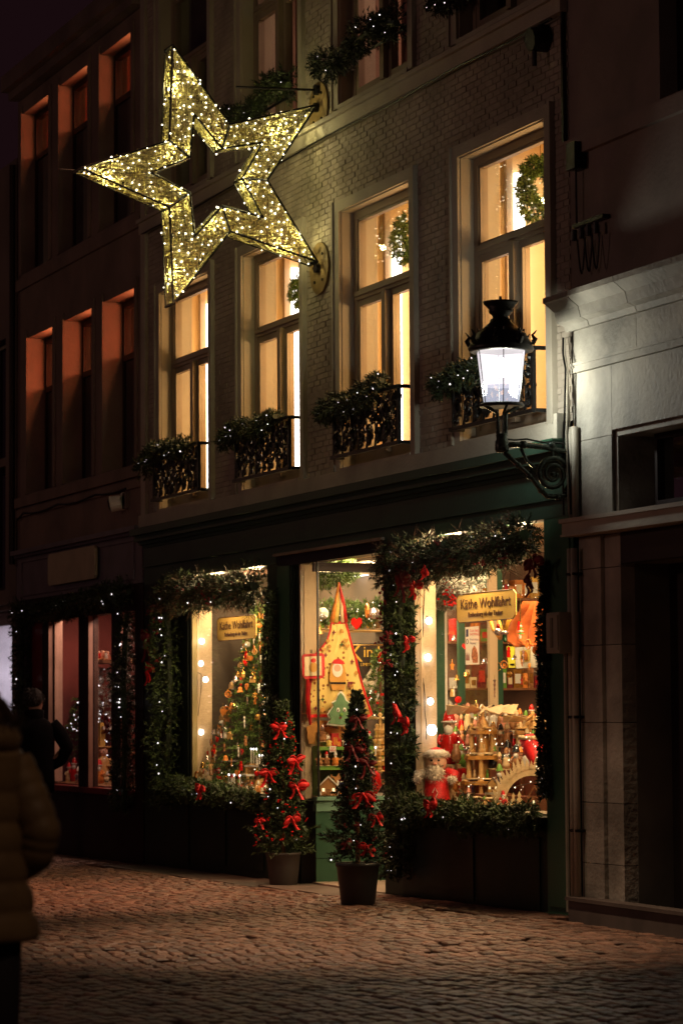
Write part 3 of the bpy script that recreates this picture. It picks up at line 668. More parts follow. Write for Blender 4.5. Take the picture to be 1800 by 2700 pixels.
cor = [(0,0),(-.03,0),(-.045,.04),(-.10,.06),(-.11,.10),(-.12,.14),(-.20,.20),(-.215,.205),(-.215,.245),(0,.30)]
for a,b in ((.02,.42),(.425,1.18),(1.185,2.6),(2.605,6.0)):
    MB().prism([(y,z) for y,z in cor],(b-a-.004,0,0),(a,0,4.32),(0,1,0),(0,0,1)).build('cornice_stone', STONE, RBL, origin=RO)
mb = MB(); wall_with_holes(mb,.04,9,4.62,11.5,.012,.5,[(1.50,3.2,5.78,8.0)]); rb(mb,'upper_wall',mat('dull_render',(.24,.20,.175),.85,.2,1.5,.4,30))
mb = MB(); mb.box(.04,9,-.035,.012,5.62,5.75); rb(mb,'string_course',mat('dull_render',(.24,.20,.175)))
mb = MB(); mb.box(1.50,3.2,.15,.2,5.78,8.0); rb(mb,'dark_window',mat('dark_glass',(.01,.008,.01),.1))
mb = MB(); mb.box(.07,9,-.13,.10,2.885,2.915); mb.box(.085,9,-.11,.10,2.80,2.885); mb.box(.085,9,-.125,.10,2.785,2.80); rb(mb,'ledge',TRIM)
mb = MB(); mb.box(.70,.74,.03,.35,2.94,3.52); mb.box(.74,3.0,.03,.35,3.48,3.52); rb(mb,'window_reveal',STONE)
mb = MB(); mb.box(.98,3.0,.22,.28,2.95,3.0); mb.box(.94,.98,.22,.28,2.95,3.48); mb.box(.98,3.0,.22,.28,3.44,3.48); w_ = rb(mb,'window',DARKF)
g = MB().box(.98,3.0,.245,.25,3.0,3.44).build('pane',GLASS,w_); g.data.transform(Matrix.Translation((-.06,0,0)))
mb = MB(); mb.box(.5,3.0,.9,.95,2.9,3.6); rb(mb,'dark_room',BLACKC)
zs = [-.25,.40,.84,1.42,1.98,2.54,2.78]
for a,b in zip(zs,zs[1:]): block(.14,.50,a,b,.0,.14); block(.50,.76,a,b,.03,.14)
mb = MB(); mb.box(.06,.76,.14,.5,-.3,2.785); mb.box(3.0,9,.02,.5,-.3,2.785); mb.box(.76,3.0,.14,.5,2.56,2.785); rb(mb,'portal_core',STONEJ)
mb = MB(); mb.box(.76,3.0,.03,.14,2.56,2.78); rb(mb,'lintel',mat('dark_portal_wood',(.02,.012,.01),.6))
mb = MB(); mb.box(.76,3.0,.42,.48,-.2,2.56); d_ = rb(mb,'doorway_door',mat('dark_portal_wood',(.02,.012,.01)))
mb = MB(); mb.box(.10,9,-.10,.02,-.3,.12); mb.box(.08,9,-.12,.02,.123,.15); rb(mb,'base_step',mat('grimy_step',(.10,.075,.065),.8,.2,4))
for x,r_ in ((.100,.023),(.168,.027)):
    P = [(x,-.05,4.30),(x-.02,-.05,4.0)] if x > .15 else [(x-.03,-.05,4.30)]
    MB().tube([(x,-.055,z) for z in (0.02,1.0,2.0,2.7)], r_, 8).build('downpipe', TRIM, RBL, origin=RO, smooth=True)
    MB().tube([(x,-.035,z) for z in (2.93,3.3,3.6)], r_, 8).build('downpipe', TRIM, RBL, origin=RO, smooth=True)
for z in (.62,1.45,2.5): MB().box(.08,.20,-.078,-.0,z,z+.02).build('pipe_clip', IRON, RBL, origin=RO)
for k,(dx,seed) in enumerate(((0,1),(.035,2),(.06,3),(.02,4))):
    rr = random.Random(seed); MB().tube([(.07+dx+.035*math.sin(z*2.2+seed)+ (.02 if z>3.6 else 0)-(.05 if z>4.1 else 0), -.045-.012*k, z) for z in [2.95+.12*i for i in range(12)]], .008, 5).build('cable', IRON if k%2 else TRIM, RBL, origin=RO)
mt = thing('meter_box','pale metal meter box beside the downpipes at the green shop corner','meter box',(.03,0,1.93))
MB().box(-.10,.12,-.17,-.01,0,.30).build('body',mat('grey_metal_paint',(.30,.28,.22),.5),mt); MB().box(-.085,.105,-.18,-.17,.02,.28).build('door',mat('grey_metal_paint',(.30,.28,.22)),mt)
MB().box(-.01,.03,-.186,-.18,.04,.26).build('slot_strip',mat('grey_metal_dark',(.15,.14,.11),.5),mt); MB().tube([(-.03,-.05,0),(-.03,-.05,-1.9)],.018,8).build('conduit',mat('grey_metal_paint',(.3,.28,.22)),mt)
ins = thing('wire_bracket','dark iron wire bracket with looped cables above the limestone cornice','bracket',(.25,0,4.95))
MB().box(-.05,.45,-.05,.01,.12,.15).build('arm',IRON,ins)
for i in range(4): MB().tube([(.0+.12*i,-.06,.10),(.0+.12*i,-.06,.02)],.022,8).build('insulator',IRON,ins)
for i in range(3): MB().tube([(.02+.14*i+.09*math.sin(t*PI)*(1 if t<.5 else 1), -.06, .02-.28*math.sin(t*PI)*(1-.15*i)) if False else (.05+.12*i+.13*t, -.06, .02-.26*math.sin(t*PI)) for t in [j/10 for j in range(11)]],.007,5).build('cable',IRON,ins)
MB().box(-.06,.08,-.09,.01,.55,.75).build('junction_box',IRON,ins); MB().tube([(0,-.04,.55),(0,-.04,.15)],.008,5).build('cable',IRON,ins)
dp = thing('wall_siren','dark round siren box under the string course near the stone building','siren',(-.32,0,6.62))
MB().tube([(0,0,0),(0,-.14,-.02)],[.11,.09],12).build('body',IRON,dp); MB().tube([(0,-.1,-.1),(0,-.1,-.22)],.02,6).build('bracket',IRON,dp)
MB().box(-.008,.022,-.03,.0,5.76,9).build('joint_pipe',IRON,MBL)
# ================================================================ the big star
SX, SY, SZ, ST = -5.10, -1.06, 6.34, .23
star = thing('light_star','giant five-pointed open star covered in gold tinsel and lit bulbs','star light',(SX,0,SZ))
def starpts(Ro, Ri, a0=PI): return [((Ro if i%2==0 else Ri)*math.cos(a0+i*PI/5), (Ro if i%2==0 else Ri)*math.sin(a0+i*PI/5)) for i in range(10)]
OUT = starpts(1.235,.515); INN = starpts(.585,.275)
def inside(p, poly):
    c_ = False; n = len(poly)
    for i in range(n):
        a, b = poly[i], poly[(i+1)%n]
        if (a[1] > p[1]) != (b[1] > p[1]) and p[0] < (b[0]-a[0])*(p[1]-a[1])/(b[1]-a[1])+a[0]: c_ = not c_
    return c_
def S(p, x=0.): return Vector((x, SY+p[0], p[1]))
TINS = mat('gold_tinsel',(.56,.50,.23),.4,.35,40,metal=.35,rnd=.6)
mb = MB()
for poly in (OUT, INN):
    for x in (0, -ST):
        for i in range(10): mb.tube([S(poly[i],x), S(poly[(i+1)%10],x)], .011 if x == 0 else .008, 5)
    for i in range(10): mb.tube([S(poly[i],0), S(poly[i],-ST)], .012, 5)
for i in range(1,10,2): mb.tube([S(OUT[i],-ST), S(INN[i],-ST)], .008, 4); mb.tube([S(OUT[i],0), S(INN[i],0)], .012, 4)
mb.build('frame', IRON, star)
def strip(mb, p, d, n_, L, wd):
    s_ = d.cross(n_).normalized()*wd; d = d.normalized()*L; k = n_*R.uniform(-.012,.012)
    mb.add([p-s_-d*.5, p+s_-d*.5, p+s_+d*.5+k, p-s_+d*.5+k], [(0,1,2,3)])
nx = Vector((1,0,0))
for nm, x, cnt in (('front_tinsel', -.004, 3000), ('back_tinsel', -ST+.004, 1500)):
    mb = MB(); k = 0
    while k < cnt:
        p = (R.uniform(-1.24,1.24), R.uniform(-1.2,1.2))
        if not inside(p, OUT) or inside(p, INN): continue
        a = R.choice((0,PI/2,R.uniform(0,PI),R.uniform(0,PI))); q_ = (p[0]+.05*math.cos(a), p[1]+.05*math.sin(a)); q2 = (p[0]-.05*math.cos(a), p[1]-.05*math.sin(a))
        if not (inside(q_, OUT) and inside(q2, OUT)) or inside(q_, INN) or inside(q2, INN): continue
        k += 1
        strip(mb, S(p, x+R.uniform(-.012,.006)), Vector((0,math.cos(a),math.sin(a))), nx, R.uniform(.05,.12), R.uniform(.0022,.0042))
    mb.build(nm, TINS, star, kind='stuff')
mb = MB()
for poly in (OUT, INN):
    for i in range(10):
        a, b = S(poly[i]), S(poly[(i+1)%10]); t = (b-a); n_ = t.cross(nx).normalized()
        for _ in range(int(t.length*330)):
            p = a+t*R.uniform(.04,.96)+Vector((-R.uniform(.1,.9)*ST,0,0)); g = R.uniform(0,PI)
            strip(mb, p+n_*R.uniform(-.008,.008), t.normalized()*math.cos(g)+nx*math.sin(g), n_, R.uniform(.04,.10), R.uniform(.0022,.004))
mb.build('side_tinsel', TINS, star, kind='stuff')
bme = MB().ico((0,0,0), .0088).mesh('bulb'); bme.materials.append(glow('star_bulb',(1,.90,.62),7))
spots = []
while len(spots) < 210:
    p = (R.uniform(-1.24,1.24), R.uniform(-1.2,1.2))
    if not inside(p, OUT) or inside(p, INN): continue
    if any((p[0]-q[0])**2+(p[1]-q[1])**2 < .0016 for q in spots): continue
    spots.append(p)
PB = [S(p, .014) for p in spots]
for poly, c_ in ((OUT, 6), (INN, 3)):
    for i in range(10):
        a, b = S(poly[i]), S(poly[(i+1)%10]); n_ = (b-a).cross(nx).normalized(); n_ = n_ if (poly is INN) ^ ((a-S((0,0))).dot(n_) > 0) else -n_
        for _ in range(c_): PB.append(a+(b-a)*R.random()+Vector((-R.random()*ST,0,0))+n_*.012)
for p in PB[:298]:
    o = link('bulb', bme, star); o.location = p; s_ = R.choice((.7,.9,1,1.25)); o.scale = (s_,s_,s_)
gl = []
while len(gl) < 300:
    p = (R.uniform(-1.24,1.24), R.uniform(-1.2,1.2))
    if inside(p, OUT) and not inside(p, INN): gl.append(S(p, .006))
mb = MB()
for p in gl: mb.ico(p, R.uniform(.003,.0055))
mb.build('tinsel_glints', glow('glint_gold',(1,.80,.35),2.2), star, kind='stuff')  # glowing specks added as glints on the tinsel
mb = MB()
for z in (.70,-.72):
    mb.tube([(-.11,-.02,z), (-.11,-.10,z)], .02, 6); mb.tube([(0,SY+OUT[4 if False else 0][0]*0-.0+.0,z) for _ in range(1)]+[(0,-.06,z)] if False else [(-.2,-.08,z),(.02,-.08,z)], .012, 5)
mb.build('wall_hook', IRON, star)
MB().tube([S(OUT[0],-ST/2)+Vector((0,-.03,0)), S(OUT[0],-ST/2)+Vector((0,-.16,0.0))],.004,4).build('guy_wire',IRON,star)
for i in range(10):
    a = S(((OUT[i][0]+INN[i][0])/2*1.0, (OUT[i][1]+INN[i][1])/2), -ST/2)
    light('POINT','star_glow',(SX+a.x, a.y, SZ+a.z),PW_STAR*(1.2 if i%2==0 else .8),(1,.86,.36),.03)
for z_, px in ((7.06,840),(5.57,843)):
    pt = thing('wall_plate','oval painted anchor plate on the bricks at the star\'s %s right point' % ('upper' if z_ > 6 else 'lower'),'anchor plate',(-5.18,0,z_))
    MB().tube([(0,0,0),(0,-.02,0)],.24,28).build('plate',mat('ochre_plate_paint',(.17,.115,.045),.55,.25,5,.3,40),pt); MB().tube([(0,-.02,0),(0,-.06,0)],.045,10).build('anchor_boss',IRON,pt)
    for sx,sz in ((-.1,.12),(.1,.12),(-.1,-.12),(.1,-.12)): MB().tube([(sx,-.02,sz),(sx,-.032,sz)],.014,6).build('bolt',IRON,pt)

# ================================================================ street lantern
LX, LY = .08, -.585
lan = thing('street_lantern','lit old street lantern with dark crowned cap on a scrolled iron wall arm','street lamp',(LX,0,3.2))
c0 = (0, LY, -3.2)
hood = MB().lathe([(.0,4.39),(.075,4.385),(.085,4.36),(.13,4.32),(.17,4.29),(.185,4.275),(.205,4.24),(.235,4.19),(.245,4.165),(.235,4.145),(.215,4.14),(.10,4.155),(0,4.16)],20,c0).build('hood',IRON,lan,smooth=True)
MB().lathe([(.0,4.38),(.062,4.38),(.06,4.41),(.085,4.43),(.092,4.45),(.085,4.455),(.125,4.50),(.132,4.515),(.0,4.535)],20,c0).build('chimney_cup',IRON,lan,smooth=True)
MB().tube([(0,LY,1.33),(0,LY,1.355)],.012,6).build('finial',IRON,lan)
mb = MB()
for i in range(8):
    a = 2*PI*i/8+.2; d = Vector((math.cos(a), math.sin(a), 0)); q = Vector((0,LY,.99))+d*.235
    mb.tube([q, q+d*.02+Vector((0,0,.04)), q+d*.0+Vector((0,0,.07)), q+d*.03+Vector((0,0,.105))],[.016,.02,.012,.004],5)
    for j in (-1,1): mb.tube([q+Vector((0,0,.01)), q+d.cross(Vector((0,0,1)))*.04*j+Vector((0,0,.03))],[.012,.004],4)
mb.build('crown_leaf',IRON,lan)
mb = MB()
for i in range(8):
    a = 2*PI*i/8+.5; d = Vector((math.cos(a), math.sin(a), 0)); q = Vector((0,LY,1.085))+d*.16; mb.tube([q,q+d*.015+Vector((0,0,.03))],[.014,.004],5)
mb.build('hood_stud',IRON,lan)
NS = 6; a0 = .72
def ringp(r, z, n=NS, t0=a0): return [Vector((r*math.cos(t0+2*PI*i/n), LY+r*math.sin(t0+2*PI*i/n), z-3.2)) for i in range(n)]
GL1 = glassmat('lantern_glass_frosted',(.96,.97,1),emit=(.94,.86,.90),es=.62); GL2 = glassmat('lantern_glass_clear',(.85,.9,1),emit=(.72,.72,.84),es=.34)
T, Mi, B = ringp(.195,4.145), ringp(.162,3.89), ringp(.142,3.755)
for i in range(NS):
    j = (i+1)%NS
    MB().quad(T[i],T[j],Mi[j],Mi[i]).build('glass_pane',GL1,lan); MB().quad(Mi[i],Mi[j],B[j],B[i]).build('glass_pane',GL2,lan)
mb = MB()
for i in range(NS): mb.tube([B[i],Mi[i],T[i]],.0035,5)
mb.build('glazing_bar',IRON,lan)
MB().lathe([(.135,3.74),(.16,3.735),(.168,3.745),(.16,3.762),(.135,3.76)],24,c0).build('base_ring',IRON,lan,smooth=True)
MB().lathe([(.0,3.955),(.03,3.96),(.045,4.0),(.04,4.06),(.02,4.10),(0,4.105)],12,c0).build('lamp_bulb',glow('lamp_core',(.93,.95,1),9),lan,smooth=True)
mb = MB(); mb.tube([(0,LY-.135,.545),(0,LY-.09,.52),(0,LY-.035,.49),(0,LY-.03,.30)],.014,6); mb.tube([(0,LY+.135,.545),(0,LY+.09,.52),(0,LY+.035,.49),(0,LY+.03,.30)],.014,6); mb.tube([(.1,LY,.545),(.03,LY,.49),(.02,LY,.3)],.01,6); mb.build('fork_stem',IRONG,lan)
mb = MB(); mb.lathe([(.04,.20),(.052,.22),(.052,.28),(.04,.30),(.045,.33),(.03,.34)],12,(0,LY,0)); mb.build('socket',IRONG,lan,smooth=True)
mb = MB(); mb.tube([(0,LY,.255),(0,LY+.12,.262),(0,LY+.35,.25),(0,-.02,.21)],[.024,.02,.022,.026],8)
for q in (LY+.17,LY+.40): mb.ball((0,q,.262),.034,8,5)
mb.build('arm',IRONG,lan,smooth=True)
mb = MB(); mb.tube([(.0,LY+.03,.30),(0,LY+.1,.295),(0,LY+.2,.305),(0,LY+.33,.285),(0,-.06,.28),(0,-.02,.22),(0,-.015,.0)],.007,5); mb.build('power_cable',IRON,lan)
def yz(pts): return [(0,y,z) for y,z in pts]
mb = MB(); mb.tube(yz([(LY+.02,.20),(LY+.12,.12),(LY+.22,.04),(LY+.30,-.06),(LY+.36,-.115),(-.08,-.11),(-.03,-.06),(-.02,.0)]),[.02,.016,.016,.018,.02,.017,.015,.018],7)
for q,z in ((LY+.13,.11),(LY+.22,.03),(LY+.31,-.07),(-.13,-.125)): mb.ball((0,q,z),.026,8,5)
mb.build('lower_brace',IRONG,lan,smooth=True)
mb = MB(); mb.tube([(0,-.175+.132*(1-.75*i/30)*math.cos(.6+3.9*PI*i/30), .05+.132*(1-.75*i/30)*math.sin(.6+3.9*PI*i/30)) for i in range(31)],[.021-.009*i/30 for i in range(31)],6)
mb.ball((0,-.175,.05),.026,8,5); mb.build('scroll',IRONG,lan,smooth=True)
for q in (yz([(LY+.15,.24),(LY+.20,.14),(LY+.26,.10),(LY+.22,.06)]),yz([(-.06,.24),(-.05,.14),(-.09,.10)]),yz([(-.05,-.03),(-.09,-.08)]),[(0,-.175,.25),(0,-.175,.17)]): MB().tube(q,.013,6).build('scroll_leaf',IRONG,lan,smooth=True)
MB().box(-.04,.04,-.03,.0,-.16,.30).build('wall_plate',IRONG,lan)
light('POINT','lantern_light',(LX,LY,3.93),PW_LAN,(1,.98,.78),.07)

# ================================================================ fir garlands
for k, x in enumerate(WX):
    y = -.13; nm = ('leftmost yellow window','second yellow window under the star','third yellow window','yellow window behind the street lantern')[k]
    n = 9; P = []
    for i in range(n):
        u = i/(n-1); P.append(Vector((x-.20+1.50*u, y-.02*math.sin(u*9), 4.20+.10*u+.05*math.sin(u*5+k)-(.06 if u < .15 else 0))))
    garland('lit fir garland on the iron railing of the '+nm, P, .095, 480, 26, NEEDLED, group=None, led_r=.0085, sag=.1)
for k in (1,2,3):
    x = WX[k]; P = [Vector((x-.30+1.9*i/7, -.10, 7.36+.06*math.sin(i*1.3+k)+(.06 if i > 4 else 0))) for i in range(8)]
    nm = ('between the star\'s upper right point and the bracket rod','at the third upper window','at the top edge above the lantern window')[k-1]
    garland('upper-floor fir garland '+nm, P, .125, 420, 14, NEEDLED, group=None, led_r=.0085)
    MB().tube([(x,-.05,7.30),(x+WW,-.05,7.30)],.014,5).build('guard_bar',IRON,MBL)
def V(*a): return Vector(a)
g1 = 'garland framing the left shop window'; g2 = 'garland framing the right shop window'
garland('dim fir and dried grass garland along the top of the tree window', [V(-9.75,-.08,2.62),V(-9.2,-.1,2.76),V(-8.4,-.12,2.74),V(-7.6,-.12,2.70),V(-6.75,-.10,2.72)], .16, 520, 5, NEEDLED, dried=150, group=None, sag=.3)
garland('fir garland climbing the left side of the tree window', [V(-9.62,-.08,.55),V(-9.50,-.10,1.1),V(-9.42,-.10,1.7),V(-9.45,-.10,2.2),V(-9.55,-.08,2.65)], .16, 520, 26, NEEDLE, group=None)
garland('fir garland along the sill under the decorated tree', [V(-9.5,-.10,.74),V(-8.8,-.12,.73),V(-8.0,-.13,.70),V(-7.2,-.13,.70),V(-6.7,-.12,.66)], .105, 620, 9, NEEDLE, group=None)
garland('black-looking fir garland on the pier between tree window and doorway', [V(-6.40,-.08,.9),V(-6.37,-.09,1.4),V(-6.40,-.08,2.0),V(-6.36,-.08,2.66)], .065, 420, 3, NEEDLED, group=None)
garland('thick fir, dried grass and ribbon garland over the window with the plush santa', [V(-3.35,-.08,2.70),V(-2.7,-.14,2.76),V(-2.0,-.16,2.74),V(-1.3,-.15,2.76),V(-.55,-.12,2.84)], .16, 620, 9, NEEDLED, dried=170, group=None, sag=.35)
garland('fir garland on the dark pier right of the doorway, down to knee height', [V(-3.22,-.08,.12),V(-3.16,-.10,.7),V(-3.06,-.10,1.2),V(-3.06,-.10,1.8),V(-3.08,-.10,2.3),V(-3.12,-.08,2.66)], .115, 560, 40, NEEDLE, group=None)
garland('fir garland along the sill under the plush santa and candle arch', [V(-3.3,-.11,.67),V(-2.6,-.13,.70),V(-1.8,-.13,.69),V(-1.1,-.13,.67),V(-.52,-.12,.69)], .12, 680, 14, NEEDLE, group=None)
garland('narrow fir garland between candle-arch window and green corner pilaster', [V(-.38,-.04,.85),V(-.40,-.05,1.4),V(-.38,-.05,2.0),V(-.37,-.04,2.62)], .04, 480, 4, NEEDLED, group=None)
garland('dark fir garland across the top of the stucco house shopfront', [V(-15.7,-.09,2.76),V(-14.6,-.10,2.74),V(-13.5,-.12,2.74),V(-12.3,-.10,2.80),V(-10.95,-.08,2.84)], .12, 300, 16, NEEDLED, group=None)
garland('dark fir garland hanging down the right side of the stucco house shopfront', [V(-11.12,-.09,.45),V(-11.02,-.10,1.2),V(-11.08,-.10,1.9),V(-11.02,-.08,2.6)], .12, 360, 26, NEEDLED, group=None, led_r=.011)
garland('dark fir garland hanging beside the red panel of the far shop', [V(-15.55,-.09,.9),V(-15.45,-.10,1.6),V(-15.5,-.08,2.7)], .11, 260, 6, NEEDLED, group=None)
# reflections and threads of lights wound on the iron-clad right column
bows = [((-9.72,-.22,2.30),.26,REDD,'dark red bow high on the garland left of the tree window'),((-9.60,-.24,1.98),.17,RED,'dull red bow tail on the garland left of the tree window'),
 ((-7.85,-.26,.78),.13,RED,'small red bow on the sill garland under the decorated tree'),(tuple(at(1066,1522,-.24)),.22,REDD,'big dark red bow high on the garland right of the doorway'),
 (tuple(at(1100,1546,-.22)),.12,RED,'bright red bow beside the jamb right of the doorway'),(tuple(at(1056,1868,-.24)),.15,RED,'red bow halfway down the garland right of the doorway'),
 (tuple(at(1080,1904,-.24)),.11,RED,'small red bow just under the one halfway down the doorway garland'),((-1.98,-.28,.76),.13,RED,'red bow in the middle of the sill garland before the wooden pyramid'),
 ((-1.9,-.34,2.64),.09,RED,'tiny red bow in the thick top garland'),(tuple(at(1414,1478,-.14)),.16,REDD,'dark red bow at the top corner of the narrow garland'),(tuple(at(1408,1535,-.14)),.11,REDD,'dark red bow under the top corner of the narrow garland'),
 ((-11.15,-.23,1.42),.16,REDD,'dark red bow on the garland of the stucco house'),(tuple(at(1084,1688,-.23)),.10,RED,'little red bow among gilded twigs right of the doorway')]
for l_, s_, m_, lab in bows: bow(lab, l_, s_, m_, group=None, roll=.15)
for k,(a,b,c_,d,n) in enumerate(((-3.3,-.6,2.62,2.86,60),(-3.2,-2.95,1.9,2.6,46),(-9.75,-9.35,1.9,2.6,34),(-9.6,-6.8,2.6,2.8,40))):
    t = thing('berry_clusters','dull red berry clusters %s' % ('in the top garland over the plush santa','high on the garland right of the doorway','high on the garland left of the tree window','in the top garland over the tree window')[k],'berries',(a,-.2,c_)); mb = MB()
    for i in range(n//3):
        q = Vector((R.uniform(0,b-a),-.04+R.uniform(-.03,.03),R.uniform(0,d-c_)))
        for j in range(5): mb.ball(q+Vector((R.gauss(0,.018),R.gauss(0,.012),R.gauss(0,.018))), .012, 5, 4)
    mb.build('berries', REDD, t, kind='stuff')
# ---- potted firs with bows
def ground_at(px, py):
    r = ray(px, py); z = 0.
    for _ in range(4): t = (z-CP.z)/r.z; p = CP+r*t; z = gz(p.x)
    return Vector((p.x, p.y, z))
POT1 = mat('taupe_pot',(.055,.040,.036),.6,.15,5); POT2 = mat('black_pot',(.02,.018,.018),.4)
def potted(px, py, label, potr, poth, taper, h, r0, r1, nsp, nm, pm, needles, bl):
    g = ground_at(px, py); g.x -= potr*.3
    t = thing('potted_fir', label, 'potted tree', g)
    MB().lathe([(potr*taper,0),(potr*(taper+.03),.01),(potr*.93,poth*.55),(potr,poth*.9),(potr*1.06,poth*.92),(potr*1.06,poth),(potr*.9,poth),(potr*.86,poth*.93),(0,poth*.93)],24).build('pot',pm,t,smooth=True)
    MB().tube([(0,0,poth*.8),(0,0,poth+h*.95)],[.022,.006],6).build('trunk',WOODD,t)
    mb = MB()
    for i in range(nsp):
        u = R.random()**.85; a = R.uniform(0,2*PI); z = poth*.95+h*u
        rr = (r0*(1-u)**.85+r1*u)*(.72+.42*noise.noise(Vector((math.cos(a)*2,math.sin(a)*2,z*4+px))))
        rr *= (.55+.45*math.sin(u*23+math.sin(a*2)*1.3)**2)
        d = Vector((math.cos(a), math.sin(a), R.uniform(-.25,.5))); q = R.random()**.4
        if u > .6: d.z += (u-.6)*4
        sprig(mb, Vector((0,0,z))+Vector((d.x,d.y,.15*d.z))*rr*q, d, .10*(1-.65*u), 8, .042*(1-.3*u))
    for a_ in range(9):
        a = a_*2.4; mb2 = Vector((math.cos(a), math.sin(a), .25))
        for q in range(4): sprig(mb, Vector((0,0,poth+.06+.03*(a_%4)))+mb2*(r0*.75+.03*q), mb2, .06, 8, .04)
    mb.build('fir_branches', needles, t)
    cl_ = thing('berry_sprays','red berry sprays stuck all over the fir in the %s pot' % ('taupe' if pm is POT1 else 'black'),'berries',g); mb = MB()
    for i in range(46):
        u = R.random(); a = R.uniform(-1.9,1.2); rr = (r0*(1-u)**.85+r1*u)*.95; c0_ = Vector((math.cos(a)*rr, math.sin(a)*rr, poth+.05+h*.9*u))
        for j in range(3): mb.ball(c0_+Vector((R.uniform(-.02,.02),R.uniform(-.02,.02),R.uniform(-.025,.025))), .009, 5, 4)
    mb.build('berries', REDG if pm is POT1 else REDD, cl_, kind='stuff')
    L = []
    for i in range(16):
        u = R.random(); a = R.uniform(-PI*.75, PI*.1); rr = r0*(1-u)+r1*u; L.append(Vector((math.cos(a)*rr*.95, math.sin(a)*rr*.95, poth+h*u)))
    leds(t, L, .008)
    for (dx, dz, s_, m_, lab) in bl:
        a = -.38; u = (dz-poth)/h; rr = (r0*(1-u)+r1*u)*.8
        side = Vector((.361,.9326,0)); fwd = Vector((.93,-.36,0))
        bow(lab, g+side*dx*1.05+fwd*math.sqrt(max(.01, rr*rr-dx*dx*.6))+Vector((0,0,dz)), s_*.86, m_, rz=1.2+R.uniform(-.5,.4), group=None, roll=R.uniform(-.5,.5))
    return t
potted(752,2336,'conical fir in a taupe pot left of the doorway, bright red bows',.155,.30,.78,1.36,.27,.05,1700,'pf',POT1,NEEDLE,
  [(-.02,1.42,.13,RED,'topmost red bow of the fir in the taupe pot'),(.10,1.13,.135,RED,'red bow at upper right of the fir in the taupe pot'),(-.13,1.03,.15,RED,'wide red bow at middle left of the fir in the taupe pot'),
   (.13,.90,.16,RED,'large red bow at middle right of the fir in the taupe pot'),(.07,.62,.15,RED,'long-tailed red bow low on the fir in the taupe pot'),(-.19,.60,.10,RED,'small red bow low at left on the fir in the taupe pot')])
potted(950,2386,'slender backlit fir in a black pot before the doorway, bows in shaded red',.17,.33,.78,1.36,.235,.03,1600,'pf2',POT2,NEEDLED,  # backlit: its shade is put into darker needles and bow reds
  [(.01,1.48,.10,REDD,'topmost shaded red bow of the fir in the black pot'),(-.02,1.25,.12,REDD,'second shaded red bow of the fir in the black pot'),(.08,1.12,.13,REDD,'shaded red bow at upper middle of the fir in the black pot'),
   (.04,.88,.17,RED,'large red bow halfway up the fir in the black pot'),(.15,.70,.11,RED,'red bow at right edge of the fir in the black pot'),(.08,.47,.11,RED,'low bright red bow of the fir in the black pot'),(-.09,.50,.08,REDD,'low shaded red bow of the fir in the black pot')])

# ================================================================ people
def skin(name, nodes, edges, m_, parent, sub=1):
    me = bpy.data.meshes.new(name); names = list(nodes); me.from_pydata([nodes[n][0] for n in names], [], [])
    me.from_pydata([], [], []) if False else None
    me = bpy.data.meshes.new(name); me.from_pydata([nodes[n][0] for n in names], [(names.index(a), names.index(b)) for a, b in edges], [])
    o = link(name, me, parent); md = o.modifiers.new('skin','SKIN'); md.use_smooth_shade = True
    for i, n in enumerate(names):
        r_ = nodes[n][1]; me.skin_vertices[0].data[i].radius = (r_, r_) if not isinstance(r_, tuple) else r_
        me.skin_vertices[0].data[i].use_root = (i == 0)
    s_ = o.modifiers.new('sub','SUBSURF'); s_.levels = sub; s_.render_levels = 2; me.materials.append(m_); return o
def body(parent, m_, H=1.75, stance=.10, elbow_r=(-.02,.30,1.14), hand_r=(.02,.19,.98), elbow_l=(0,-.27,1.12), hand_l=(.06,-.17,.98), headturn=0.):
    k = H/1.75; s_ = lambda x,y,z: (x*k,y*k,z*k)
    ct, st_ = math.cos(headturn), math.sin(headturn)
    N = {'pelvis':(s_(0,0,.95),.14*k),'belly':(s_(0,0,1.10),.13*k),'chest':(s_(0,0,1.28),.12*k),'collar':(s_(0,0,1.40),.065*k),'neck':(s_(-.01,0,1.50),.055*k),'jaw':(s_(-.02*ct,.02*st_,1.57),.075*k),'head':(s_(-.015,0,1.655),.095*k),'crown':(s_(0,0,1.715),.06*k),'nose':(s_(-.115*ct,.115*st_,1.625),.016*k)}
    E_ = [('pelvis','belly'),('belly','chest'),('chest','collar'),('collar','neck'),('neck','jaw'),('jaw','head'),('head','crown'),('head','nose')]
    for sd, el, hd in ((1,elbow_r,hand_r),(-1,elbow_l,hand_l)):
        n = str(sd); N['sh'+n] = (s_(0,.155*sd,1.36),.045*k); N['el'+n] = (s_(*el),.045*k); N['wr'+n] = (s_(*hd),.03*k)
        N['hip'+n] = (s_(0,.09*sd,.88),.095*k); N['kn'+n] = (s_(-.02*sd,.10*sd,.50),.062*k); N['an'+n] = (s_(.03*sd,stance*sd,.09),.042*k); N['toe'+n] = (s_(.03*sd-.15,stance*sd,.035),.038*k)
        E_ += [('collar','sh'+n),('sh'+n,'el'+n),('el'+n,'wr'+n),('pelvis','hip'+n),('hip'+n,'kn'+n),('kn'+n,'an'+n),('an'+n,'toe'+n)]
    return skin('body', N, E_, m_, parent)
def ell(cx, cy, z, rx, ry, n=20, tilt=0.): return [Vector((cx+rx*math.cos(2*PI*i/n), cy+ry*math.sin(2*PI*i/n), z+tilt*math.cos(2*PI*i/n))) for i in range(n)]
